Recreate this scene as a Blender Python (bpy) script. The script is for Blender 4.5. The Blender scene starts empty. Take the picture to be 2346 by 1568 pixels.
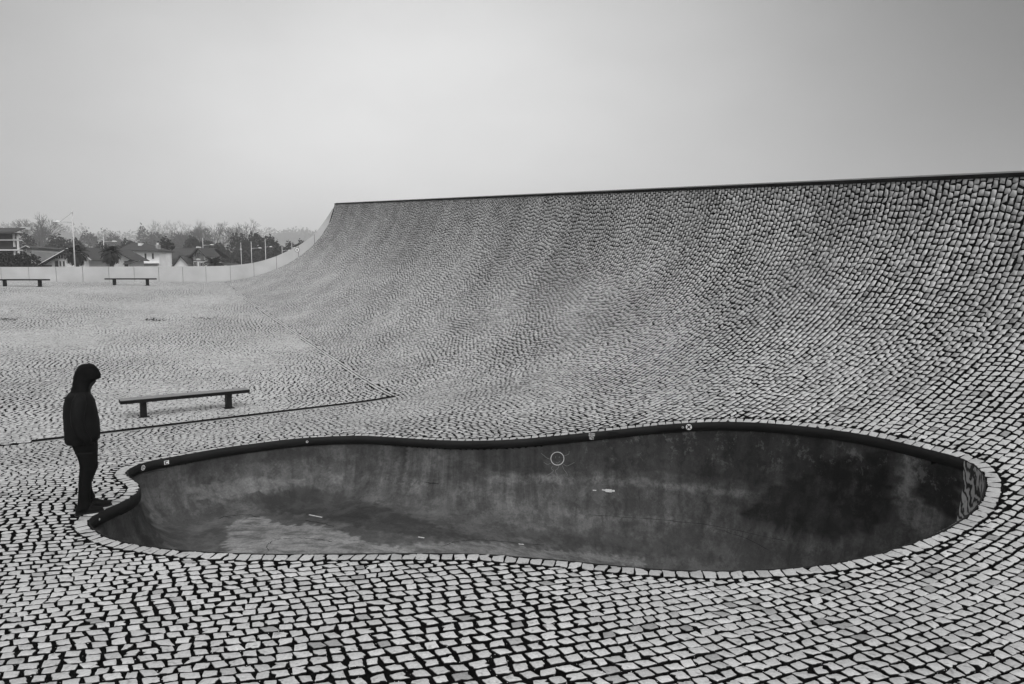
import bpy, math, random
import numpy as np
from mathutils import Vector, Matrix
from mathutils.bvhtree import BVHTree
from mathutils.geometry import delaunay_2d_cdt
R = math.radians
rng = np.random.default_rng(7)
random.seed(7)
scene = bpy.context.scene
COL = scene.collection

# ------------------------------------------------------------------ camera
EYE = 2.8
PITCH = math.atan((784 - 637) / 1564)
cam = bpy.data.cameras.new('camera'); cam.sensor_width = 36; cam.lens = 24.0
cam.clip_start = 0.1; cam.clip_end = 6000
camo = bpy.data.objects.new('camera', cam); COL.objects.link(camo)
camo.location = (0, 0, EYE); camo.rotation_euler = (math.pi / 2 - PITCH, 0, 0)
scene.camera = camo
scene.render.resolution_x = 1024; scene.render.resolution_y = 684
# ------------------------------------------------------------------ sky, sun, exposure
SUN_AZ, SUN_EL = R(140), R(48)         # azimuth from the view direction: behind the camera, to its right
w = bpy.data.worlds.new('World'); scene.world = w; w.use_nodes = True
nt = w.node_tree; nt.nodes.clear()
def wn(t, **k):
    n = nt.nodes.new(t)
    for a, b in k.items(): setattr(n, a, b)
    return n
sky = wn('ShaderNodeTexSky', sky_type='NISHITA', sun_disc=False, sun_elevation=SUN_EL,
         sun_rotation=SUN_AZ, air_density=1.0, dust_density=6.0, ozone_density=0.5)
bw = wn('ShaderNodeRGBToBW'); nt.links.new(sky.outputs[0], bw.inputs[0])
tc = wn('ShaderNodeTexCoord')
gd = wn('ShaderNodeVectorMath', operation='DOT_PRODUCT')        # sky brightness shaped to peak ahead, fading outward like lens vignetting
nt.links.new(tc.outputs['Generated'], gd.inputs[0])
ga, ge = R(-9), R(4)
gd.inputs[1].default_value = (math.sin(ga) * math.cos(ge), math.cos(ga) * math.cos(ge), math.sin(ge))
m0 = wn('ShaderNodeMapRange'); nt.links.new(gd.outputs['Value'], m0.inputs['Value'])
m0.inputs['From Min'].default_value = 0.55; m0.inputs['From Max'].default_value = 1.0
mp3 = wn('ShaderNodeMath', operation='POWER'); nt.links.new(m0.outputs[0], mp3.inputs[0]); mp3.inputs[1].default_value = 2.2
mr = wn('ShaderNodeMapRange'); nt.links.new(mp3.outputs[0], mr.inputs['Value'])
mr.inputs['To Min'].default_value = .7; mr.inputs['To Max'].default_value = 9.0
cn = wn('ShaderNodeTexNoise'); cn.inputs['Scale'].default_value = 2.2; cn.inputs['Detail'].default_value = 4
cm = wn('ShaderNodeMapping'); cm.inputs['Scale'].default_value = (1, 1, 2.2)
nt.links.new(tc.outputs['Generated'], cm.inputs[0]); nt.links.new(cm.outputs[0], cn.inputs['Vector'])
cr = wn('ShaderNodeMapRange'); nt.links.new(cn.outputs[0], cr.inputs['Value'])
cr.inputs['From Min'].default_value = 0.3; cr.inputs['From Max'].default_value = 0.7
cr.inputs['To Min'].default_value = 0.91; cr.inputs['To Max'].default_value = 1.09
sm = wn('ShaderNodeMath', operation='MULTIPLY'); nt.links.new(bw.outputs[0], sm.inputs[0]); sm.inputs[1].default_value = 0.12
ad = wn('ShaderNodeMath', operation='ADD'); nt.links.new(sm.outputs[0], ad.inputs[0]); nt.links.new(mr.outputs[0], ad.inputs[1])
sy_ = wn('ShaderNodeSeparateXYZ'); nt.links.new(tc.outputs['Generated'], sy_.inputs[0])      # brightness added behind the camera, out of view, to light surfaces facing it
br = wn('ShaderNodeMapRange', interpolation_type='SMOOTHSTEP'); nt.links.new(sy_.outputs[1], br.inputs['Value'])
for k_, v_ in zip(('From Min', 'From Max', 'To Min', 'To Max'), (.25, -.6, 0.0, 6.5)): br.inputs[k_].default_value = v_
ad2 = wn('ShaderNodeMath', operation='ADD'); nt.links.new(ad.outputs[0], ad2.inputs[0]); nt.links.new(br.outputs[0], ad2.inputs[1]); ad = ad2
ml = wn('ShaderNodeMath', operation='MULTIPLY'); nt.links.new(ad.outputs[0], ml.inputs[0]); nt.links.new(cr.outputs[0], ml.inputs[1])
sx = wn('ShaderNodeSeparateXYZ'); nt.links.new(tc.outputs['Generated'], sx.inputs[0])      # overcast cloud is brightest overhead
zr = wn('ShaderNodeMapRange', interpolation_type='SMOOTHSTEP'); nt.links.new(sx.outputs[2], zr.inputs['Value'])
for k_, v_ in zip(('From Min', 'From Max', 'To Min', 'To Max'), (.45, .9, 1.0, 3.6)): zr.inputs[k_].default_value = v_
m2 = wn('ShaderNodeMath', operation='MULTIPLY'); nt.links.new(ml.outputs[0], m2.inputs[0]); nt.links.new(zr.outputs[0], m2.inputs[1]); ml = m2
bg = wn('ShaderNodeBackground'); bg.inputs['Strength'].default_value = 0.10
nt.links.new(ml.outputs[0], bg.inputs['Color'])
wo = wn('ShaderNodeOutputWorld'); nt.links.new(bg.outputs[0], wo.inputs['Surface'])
sl = bpy.data.lights.new('sun', 'SUN'); sl.energy = 1.3; sl.angle = R(35); sl.color = (1, 1, 1)
so = bpy.data.objects.new('sun', sl); COL.objects.link(so)
sd = Vector((math.sin(SUN_AZ) * math.cos(SUN_EL), math.cos(SUN_AZ) * math.cos(SUN_EL), math.sin(SUN_EL)))
so.rotation_euler = sd.to_track_quat('Z', 'Y').to_euler(); so.location = (0, 0, 40)
vs = scene.view_settings
vs.view_transform = 'Standard'; vs.look = 'None'; vs.exposure = 0.0; vs.gamma = 1; vs.use_curve_mapping = False
scene.render.engine = 'CYCLES'
scene.cycles.max_bounces = 6; scene.cycles.volume_bounces = 1

# ------------------------------------------------------------------ photograph helper (pixels on a 2346 wide frame)
F = 1564.0
cp, sp = math.cos(PITCH), math.sin(PITCH)
def ray(px, py):
    a = (px - 1173) / F; b = (784 - py) / F
    return np.array([a, cp + b * sp, -sp + b * cp])
def at_z(px, py, z):
    d = ray(px, py); t = (z - EYE) / d[2]; return np.array([d[0] * t, d[1] * t, z])
def at_Y(px, py, Y):
    d = ray(px, py); t = Y / d[1]; return np.array([d[0] * t, Y, EYE + d[2] * t])
def at_line(px, py, P, D):                      # where the ray crosses the upright plane through plan line P + t D
    d = ray(px, py); n = np.array([-D[1], D[0]])
    t = (n @ P[:2]) / (n @ d[:2]); return np.array([d[0] * t, d[1] * t, EYE + d[2] * t])
def project(P):
    x = P[..., 0]; y = P[..., 1]; z = P[..., 2] - EYE
    dep = y * cp - z * sp; up = y * sp + z * cp
    dep = np.maximum(dep, 0.05)
    return 1173 + F * x / dep, 784 - F * up / dep, dep
def smooth(a, b, x):
    t = np.clip((x - a) / (b - a), 0, 1); return t * t * (3 - 2 * t)

# ------------------------------------------------------------------ object helpers
def tag(o, label=None, cat=None, group=None, kind=None):
    if label: o['label'] = label
    if cat: o['category'] = cat
    if group: o['group'] = group
    if kind: o['kind'] = kind
    return o
def empty(name, loc=(0, 0, 0), rz=0, label=None, cat=None, group=None):
    o = bpy.data.objects.new(name, None); COL.objects.link(o); o.location = loc; o.rotation_euler = (0, 0, rz)
    o.empty_display_size = 0.2
    return tag(o, label, cat, group)
def link(name, me, mat=None, parent=None, smooth_=False):
    o = bpy.data.objects.new(name, me); COL.objects.link(o)
    if mat: me.materials.append(mat)
    if parent: o.parent = parent
    if smooth_: me.polygons.foreach_set('use_smooth', np.ones(len(me.polygons), bool))
    return o
def copy_tree(o, parent=None):
    c = o.copy(); COL.objects.link(c); c.parent = parent
    for ch in list(o.children): copy_tree(ch, c)
    return c
class MB:
    def __init__(s): s.v = []; s.f = []
    def add(s, vs_, fs):
        b = len(s.v); s.v += [tuple(map(float, v)) for v in vs_]; s.f += [tuple(i + b for i in f) for f in fs]; return s
    def box(s, x0, x1, y0, y1, z0, z1, M=None):
        vs_ = [(x, y, z) for z in (z0, z1) for y in (y0, y1) for x in (x0, x1)]
        if M is not None: vs_ = [tuple(M @ Vector(v)) for v in vs_]
        return s.add(vs_, [(0, 2, 3, 1), (4, 5, 7, 6), (0, 1, 5, 4), (2, 6, 7, 3), (0, 4, 6, 2), (1, 3, 7, 5)])
    def tube(s, pts, rad, n=8, cap=True):
        pts = [Vector(p) for p in pts]; m = len(pts)
        if not hasattr(rad, '__len__'): rad = [rad] * m
        vs_ = []; ref = None
        for i, p in enumerate(pts):
            t = (pts[min(i + 1, m - 1)] - pts[max(i - 1, 0)]).normalized()
            if ref is None: ref = Vector((0, 0, 1)) if abs(t.z) < .9 else Vector((1, 0, 0))
            a = t.cross(ref).normalized(); b = a.cross(t); ref = b
            for k in range(n):
                q = 2 * math.pi * k / n; vs_.append(p + (a * math.cos(q) + b * math.sin(q)) * rad[i])
        fs = [(i * n + k, i * n + (k + 1) % n, (i + 1) * n + (k + 1) % n, (i + 1) * n + k) for i in range(m - 1) for k in range(n)]
        if cap: fs += [tuple(range(n))[::-1], tuple((m - 1) * n + k for k in range(n))]
        return s.add(vs_, fs)
    def loft(s, rings, cap=True):
        n = len(rings[0]); vs_ = [p for r in rings for p in r]; m = len(rings)
        fs = [(i * n + k, i * n + (k + 1) % n, (i + 1) * n + (k + 1) % n, (i + 1) * n + k) for i in range(m - 1) for k in range(n)]
        if cap: fs += [tuple(range(n))[::-1], tuple((m - 1) * n + k for k in range(n))]
        return s.add(vs_, fs)
    def prism(s, poly, off):                 # polygon (3D points) pushed by off
        n = len(poly); vs_ = [Vector(p) for p in poly] + [Vector(p) + Vector(off) for p in poly]
        return s.add(vs_, [tuple(range(n)), tuple(range(n, 2 * n))[::-1]] + [(k, k + n, (k + 1) % n + n, (k + 1) % n) for k in range(n)])
    def build(s, name, mat, parent=None, smooth_=False, bevel=0):
        me = bpy.data.meshes.new(name); me.from_pydata(s.v, [], s.f); me.validate(); me.update()
        o = link(name, me, mat, parent, smooth_)
        if bevel:
            b = o.modifiers.new('bevel', 'BEVEL'); b.width = bevel; b.segments = 2
        return o
def np_mesh(name, V, loops, totals):
    me = bpy.data.meshes.new(name)
    me.vertices.add(len(V)); me.vertices.foreach_set('co', np.ascontiguousarray(V, dtype=np.float32).ravel())
    me.loops.add(len(loops)); me.loops.foreach_set('vertex_index', loops.astype(np.int32))
    me.polygons.add(len(totals))
    st = np.zeros(len(totals), np.int32); st[1:] = np.cumsum(totals)[:-1]
    me.polygons.foreach_set('loop_start', st); me.polygons.foreach_set('loop_total', totals.astype(np.int32))
    me.update(calc_edges=True); return me

# ------------------------------------------------------------------ materials
def mat(name, base, rough=0.7, spec=0.5, noise=0.0, scale=4.0, bump=0.0, bscale=40.0, stretch=(1, 1, 1), coat=0, metal=0):
    m = bpy.data.materials.new(name); m.use_nodes = True; t = m.node_tree; b = t.nodes['Principled BSDF']
    b.inputs['Roughness'].default_value = rough; b.inputs['Specular IOR Level'].default_value = spec
    b.inputs['Coat Weight'].default_value = coat; b.inputs['Metallic'].default_value = metal
    b.inputs['Base Color'].default_value = (base, base, base, 1)
    tcn = t.nodes.new('ShaderNodeTexCoord'); mp = t.nodes.new('ShaderNodeMapping'); mp.inputs['Scale'].default_value = stretch
    t.links.new(tcn.outputs['Object'], mp.inputs[0])
    if noise:
        n = t.nodes.new('ShaderNodeTexNoise'); n.inputs['Scale'].default_value = scale; n.inputs['Detail'].default_value = 6
        t.links.new(mp.outputs[0], n.inputs['Vector'])
        r = t.nodes.new('ShaderNodeMapRange'); t.links.new(n.outputs[0], r.inputs['Value'])
        r.inputs['From Min'].default_value = .3; r.inputs['From Max'].default_value = .7
        r.inputs['To Min'].default_value = base * (1 - noise); r.inputs['To Max'].default_value = base * (1 + noise)
        t.links.new(r.outputs[0], b.inputs['Base Color'])
    if bump:
        n = t.nodes.new('ShaderNodeTexNoise'); n.inputs['Scale'].default_value = bscale; n.inputs['Detail'].default_value = 5
        t.links.new(mp.outputs[0], n.inputs['Vector'])
        bp = t.nodes.new('ShaderNodeBump'); bp.inputs['Strength'].default_value = bump; bp.inputs['Distance'].default_value = 0.01
        t.links.new(n.outputs[0], bp.inputs['Height']); t.links.new(bp.outputs[0], b.inputs['Normal'])
    return m
M_mortar = mat('dark_mortar', 0.004, 0.95, 0.0, 0.4, 12, 0.5, 60)
M_metal = mat('dark_metal', 0.006, 0.8, 0.1, 0.3, 3)
M_ledge = mat('steel_edge', 0.35, 0.35, 0.6, 0.15, 2)
M_white = mat('white_parapet', 0.47, 0.6, 0.4, 0.10, 0.9, 0.1, 8)
M_joint = mat('parapet_joint', 0.03, 0.9, 0.1)
M_pole = mat('lamp_metal', 0.5, 0.5, 0.5, 0.05, 3)
M_lamp = mat('lamp_shell', 0.8, 0.4, 0.5)
M_plaster = mat('white_plaster', 0.8, 0.8, 0.2, 0.10, 0.9)
M_roof = mat('roof_tiles', 0.05, 0.8, 0.2, 0.35, 3, 1.0, 6, (0.3, 6, 6))
M_timber = mat('dark_timber', 0.03, 0.7, 0.2, 0.3, 3)
M_glass = mat('window_glass', 0.03, 0.15, 0.6)
M_trim = mat('white_trim', 0.7, 0.6, 0.3)
M_shade = mat('dark_recess', 0.04, 0.8, 0.2)
M_leaf = mat('evergreen_leaves', 0.028, 0.85, 0.05, 0.5, 0.4)
M_leaf2 = mat('autumn_leaves', 0.045, 0.85, 0.05, 0.4, 0.4)
M_bark = mat('bark', 0.07, 0.9, 0.1, 0.3, 5)
M_palm = mat('palm_fronds', 0.022, 0.7, 0.15, 0.3, 2)
M_hill = mat('wooded_hill', 0.04, 0.95, 0.0, 0.5, 0.05)
M_ground = mat('far_ground', 0.05, 0.95, 0.0, 0.3, 0.05)
M_coat = mat('black_jacket_cloth', 0.0035, 0.8, 0.14, 0.6, 9, 1.0, 9)
M_hood = mat('black_hood_cloth', 0.003, 0.85, 0.10, 0.5, 14, 0.5, 30)
M_jean = mat('black_jeans', 0.0035, 0.9, 0.08, 0.4, 12, 0.3, 20)
M_shoe = mat('black_shoes', 0.004, 0.8, 0.1)
M_sole = mat('shoe_sole', 0.012, 0.7, 0.1)
M_skin = mat('skin', 0.02, 0.7, 0.15)
M_shirt = mat('shirt_hem', 0.12, 0.8, 0.1)
M_bench = mat('bench_board', 0.16, 0.5, 0.4, 0.15, 2, 0.2, 30)
M_benchleg = mat('bench_leg_metal', 0.006, 0.7, 0.15, 0.4, 3)
M_debris = mat('wet_leaves', 0.012, 0.6, 0.3)
M_chalk = mat('chalk_line', 0.45, 0.9, 0.1)
M_sticker = mat('sticker_white', 0.75, 0.6, 0.2)
M_black = mat('black_paint', 0.004, 0.6, 0.2)
M_crack = mat('crack', 0.012, 0.9, 0.0)

def stone_mat(name, lo, hi):
    m = bpy.data.materials.new(name); m.use_nodes = True; t = m.node_tree; b = t.nodes['Principled BSDF']
    at = t.nodes.new('ShaderNodeAttribute'); at.attribute_name = 'tone'
    tcn = t.nodes.new('ShaderNodeTexCoord')
    n1 = t.nodes.new('ShaderNodeTexNoise'); n1.inputs['Scale'].default_value = 45; n1.inputs['Detail'].default_value = 6; n1.inputs['Roughness'].default_value = .7
    n2 = t.nodes.new('ShaderNodeTexNoise'); n2.inputs['Scale'].default_value = 0.35; n2.inputs['Detail'].default_value = 5
    n3 = t.nodes.new('ShaderNodeTexNoise'); n3.inputs['Scale'].default_value = 17; n3.inputs['Detail'].default_value = 3
    for n in (n1, n2, n3): t.links.new(tcn.outputs['Object'], n.inputs['Vector'])
    r0 = t.nodes.new('ShaderNodeMath'); r0.operation = 'MULTIPLY'; t.links.new(at.outputs['Fac'], r0.inputs[0]); r0.inputs[1].default_value = 1.0
    def rng_(n, a, b_, c, d):
        r = t.nodes.new('ShaderNodeMapRange'); t.links.new(n.outputs[0], r.inputs['Value'])
        for k, v in zip(('From Min', 'From Max', 'To Min', 'To Max'), (a, b_, c, d)): r.inputs[k].default_value = v
        return r
    r1 = rng_(n1, .3, .65, .70, 1.12); r2 = rng_(n2, .3, .7, .86, 1.08); r3 = rng_(n3, .28, .40, .55, 1.0)
    cur = r0
    for r in (r1, r2, r3):
        mm = t.nodes.new('ShaderNodeMath'); mm.operation = 'MULTIPLY'
        t.links.new(cur.outputs[0], mm.inputs[0]); t.links.new(r.outputs[0], mm.inputs[1]); cur = mm
    t.links.new(cur.outputs[0], b.inputs['Base Color'])
    rr = rng_(n2, .35, .65, .30, .55); t.links.new(rr.outputs[0], b.inputs['Roughness'])
    b.inputs['Specular IOR Level'].default_value = 0.5
    bp = t.nodes.new('ShaderNodeBump'); bp.inputs['Strength'].default_value = .35; bp.inputs['Distance'].default_value = .004
    t.links.new(n3.outputs[0], bp.inputs['Height']); t.links.new(bp.outputs[0], b.inputs['Normal'])
    return m
M_stone = stone_mat('granite_setts', 0.34, 0.58)

# ------------------------------------------------------------------ terrain
EDGE_P = np.array([-34.0, 45.6]); EDGE_D = np.array([12.0, 3.6]); EDGE_D /= np.linalg.norm(EDGE_D)
CORNER = at_line(767, 467, EDGE_P, EDGE_D)                      # far top corner of the ramp
C0 = np.array([9.4, 12.5])                                     # crest where it leaves the frame
cu = (C0 - CORNER[:2]); CL = np.linalg.norm(cu); cu /= CL       # along the crest, towards the camera
cn_ = np.array([cu[1], -cu[0]]);
if cn_ @ (np.zeros(2) - C0) < 0: cn_ = -cn_                     # down the ramp, towards the camera
SL0 = np.array([-9.1, 12.7]); SL1 = np.array([-3.0, 17.4])      # the drain line
sdv = (SL1 - SL0) / np.linalg.norm(SL1 - SL0); snv = np.array([-sdv[1], sdv[0]])
edn = np.array([-EDGE_D[1], EDGE_D[0]])
ZE = 2.53
def sdist(x, y): return (x - SL0[0]) * snv[0] + (y - SL0[1]) * snv[1]
def edist(x, y): return -((x - EDGE_P[0]) * edn[0] + (y - EDGE_P[1]) * edn[1])   # >0 on the plaza
def Bz(x, y):
    s = sdist(x, y); e = np.maximum(edist(x, y), 0)
    q = np.clip(s, 0, None); q = q / (q + e + 1e-6)
    up = -.3 + (ZE + .3) * (np.sqrt(q * q + .0036) - .06) / (math.sqrt(1.0036) - .06)
    lo = -.3 * smooth(-4.5, 0, s)
    return np.where(s > 0, up, lo)
def Vtoe(u): return 8.6 + 1.0 * smooth(-45, 5, u)
c_near = at_line(2346, 398, C0, cu)
def crest_z(u):                                                  # measured heights of the crest
    zs = [CORNER[2], c_near[2]]; us = [-CL, (c_near[:2] - C0) @ cu]
    return zs[0] + (u - us[0]) * (zs[1] - zs[0]) / (us[1] - us[0])
TH = R(84)
def prof(vn):                                                    # 1 at the crest, 0 at the toe
    sn = np.clip(1 - vn, 0, 1) * math.sin(TH)
    return (1 - np.sqrt(1 - sn * sn)) / (1 - math.cos(TH))
def xy_uv(x, y):
    dx = x - C0[0]; dy = y - C0[1]
    return dx * cu[0] + dy * cu[1], dx * cn_[0] + dy * cn_[1]
def uv_xy(u, v): return C0[0] + u * cu[0] + v * cn_[0], C0[1] + u * cu[1] + v * cn_[1]
def Zw(x, y):
    u, v = xy_uv(x, y); b = Bz(x, y); bx, by = uv_xy(u, np.zeros_like(u * 1.0))
    h = crest_z(u) - Bz(bx, by)
    return b + h * prof(np.clip(v, 0, None) / Vtoe(u)) * 1.0
def tz(x, y): return float(Zw(np.array([x * 1.0]), np.array([y * 1.0]))[0])
# crease between flat plaza and ramp
CR0 = at_line(506, 643, EDGE_P, EDGE_D)[:2]; CR1 = np.array([-3.0, 17.4])
crd = (CR1 - CR0) / np.linalg.norm(CR1 - CR0); crn = np.array([-crd[1], crd[0]])
if crn @ (C0 - CR1) < 0: crn = -crn
def cdist(x, y): return (x - CR0[0]) * crn[0] + (y - CR0[1]) * crn[1]     # >0 on the ramp side
def hit(px, py, off=0.0):                                       # where the ray meets the terrain
    d = ray(px, py); ts = np.linspace(3, 90, 9000)
    X = d[0] * ts; Y = d[1] * ts; Z = EYE + d[2] * ts
    g = Z - Zw(X, Y) - off; k = np.where(g < 0)[0]
    k = k[0] if len(k) else len(ts) - 1
    t = ts[k]; return np.array([d[0] * t, d[1] * t, EYE + d[2] * t])

# ------------------------------------------------------------------ pool outline
RIM = [(197,1195),(205,1210),(240,1232),(300,1248),(400,1262),(520,1270),(650,1273),(800,1272),(960,1271),(1100,1273),
 (1200,1280),(1300,1288),(1400,1298),(1500,1307),(1600,1311),(1700,1311),(1800,1306),(1900,1295),(2000,1275),(2080,1252),
 (2150,1225),(2210,1192),(2245,1160),(2262,1125),(2262,1100),(2247,1075),(2205,1051),(2150,1036),(2080,1018),(2000,1000),
 (1900,984),(1800,973),(1700,967),(1600,968),(1500,975),(1400,986),(1300,996),(1200,1005),(1130,1009),(1050,1010),(980,1007),
 (900,1002),(830,998),(760,1000),(680,1005),(600,1014),(500,1028),(400,1046),(340,1057),(300,1071),(286,1083),(292,1094),
 (312,1106),(318,1117),(310,1131),(285,1147),(255,1160),(220,1178)]
def closed_spline(P, step):
    P = np.array(P); n = len(P); out = []
    for i in range(n):
        p0, p1, p2, p3 = P[i - 1], P[i], P[(i + 1) % n], P[(i + 2) % n]
        m = 24
        for k in range(m):
            t = k / m
            out.append(.5 * ((2 * p1) + (-p0 + p2) * t + (2 * p0 - 5 * p1 + 4 * p2 - p3) * t * t + (-p0 + 3 * p1 - 3 * p2 + p3) * t ** 3))
    return resample(np.array(out), step)
def resample(O, step):
    c = np.vstack([O, O[:1]]); L = np.r_[0, np.cumsum(np.linalg.norm(np.diff(c, axis=0), axis=1))]
    m = max(8, int(L[-1] / step)); s = np.linspace(0, L[-1], m, endpoint=False)
    return np.stack([np.interp(s, L, c[:, k]) for k in range(c.shape[1])], 1)
rim = closed_spline([hit(*p)[:2] for p in RIM], 0.05)
for _ in range(6): rim = (np.roll(rim, 1, 0) + 2 * rim + np.roll(rim, -1, 0)) / 4
def seg_dist(Q, P):                         # distance, index of nearest sample, sign (<0 inside)
    out = np.empty(len(Q)); idx = np.empty(len(Q), int)
    A = P; Bv = np.roll(P, -1, 0) - P; L2 = (Bv ** 2).sum(1)
    for a in range(0, len(Q), 4000):
        q = Q[a:a + 4000, None, :] - A[None]
        t = np.clip((q * Bv).sum(2) / L2, 0, 1)
        d = np.linalg.norm(q - t[..., None] * Bv, axis=2); k = d.argmin(1)
        out[a:a + 4000] = d[np.arange(len(k)), k]; idx[a:a + 4000] = k
    return out, idx
def inside(Q, P):
    x, y = Q[:, 0], Q[:, 1]; c = np.zeros(len(Q), bool); n = len(P)
    for i in range(n):
        x1, y1 = P[i]; x2, y2 = P[(i + 1) % n]
        m = ((y1 > y) != (y2 > y)) & (x < (x2 - x1) * (y - y1) / (y2 - y1 + 1e-12) + x1); c ^= m
    return c
def normals(P):                             # outward
    t = np.roll(P, -1, 0) - np.roll(P, 1, 0); t /= np.linalg.norm(t, axis=1)[:, None]
    n = np.stack([t[:, 1], -t[:, 0]], 1)
    if inside(P[:1] + n[:1] * .05, P)[0]: n = -n
    return n, t
rim_n, rim_t = normals(rim)
RC = rim.mean(0)

# ------------------------------------------------------------------ mortar bed (dark joints under the setts)
BED = 0.010
def bed():
    us = np.r_[np.arange(-CL - 0.01, 34, .4)]; us[0] = -CL
    vs_ = np.r_[0, .02, .05, .1, .17, .26, .38, .52, .7, .9, 1.2, 1.5, 1.9, 2.4, 2.9, np.arange(3.3, 15, .4), np.arange(15, 60, .9)]
    U, V = np.meshgrid(us, vs_, indexing='ij'); U = U.ravel(); V = V.ravel()
    X, Y = uv_xy(U, V)
    keep = (edist(X, Y) > .02)
    P = np.stack([X, Y], 1)
    d, _ = seg_dist(P, rim); near = d < .12; ins = inside(P, rim)
    keep &= ~near & ~ins
    U, V = U[keep], V[keep]
    # exact edge line points
    ex = []
    for k in np.arange(0, 80, .5):
        p = CORNER[:2] - EDGE_D * k; ex.append(xy_uv(p[0], p[1]))
    dd = rim + rim_n * .06; du, dv = xy_uv(dd[:, 0], dd[:, 1]); du = du[::3]; dv = dv[::3]
    pts = [Vector((a, b)) for a, b in zip(U, V)] + [Vector((a, b)) for a, b in ex]
    n0 = len(pts); m = len(du); pts += [Vector((a, b)) for a, b in zip(du, dv)]
    edges = [(n0 + i, n0 + (i + 1) % m) for i in range(m)]
    vo, eo, fo, *_ = delaunay_2d_cdt(pts, edges, [], 0, 1e-5)
    vv = np.array([[v.x, v.y] for v in vo]); X, Y = uv_xy(vv[:, 0], vv[:, 1])
    e_ = .01; Z = Zw(X, Y); gx_ = (Zw(X + e_, Y) - Zw(X - e_, Y)) / (2 * e_); gy_ = (Zw(X, Y + e_) - Zw(X, Y - e_)) / (2 * e_)
    top_ = vv[:, 1] < .015
    u1, v1 = vv[top_, 0], vv[top_, 1]; xa, ya = uv_xy(u1, v1 + .02); za = Zw(xa, ya)
    gx_[top_] = cn_[0] * (za - Z[top_]) / .02; gy_[top_] = cn_[1] * (za - Z[top_]) / .02
    nl = np.sqrt(1 + gx_ ** 2 + gy_ ** 2); X0, Y0 = X.copy(), Y.copy()
    X = X + BED * gx_ / nl; Y = Y + BED * gy_ / nl; Z = Z - BED / nl
    f = np.array([list(t) for t in fo if len(t) == 3])
    c = np.stack([X0[f].mean(1), Y0[f].mean(1)], 1)
    ok = ~inside(c, dd[::3]) & (edist(c[:, 0], c[:, 1]) > .0)
    f = f[ok]
    V3 = np.stack([X, Y, Z], 1)
    nz = np.cross(V3[f[:, 1]] - V3[f[:, 0]], V3[f[:, 2]] - V3[f[:, 0]])[:, 2]
    f[nz < 0] = f[nz < 0][:, ::-1]
    return V3, f
bV, bF = bed()
me = np_mesh('pavement', bV, bF.ravel(), np.full(len(bF), 3))
pav = link('pavement', me, M_mortar); tag(pav, kind='structure')

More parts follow.
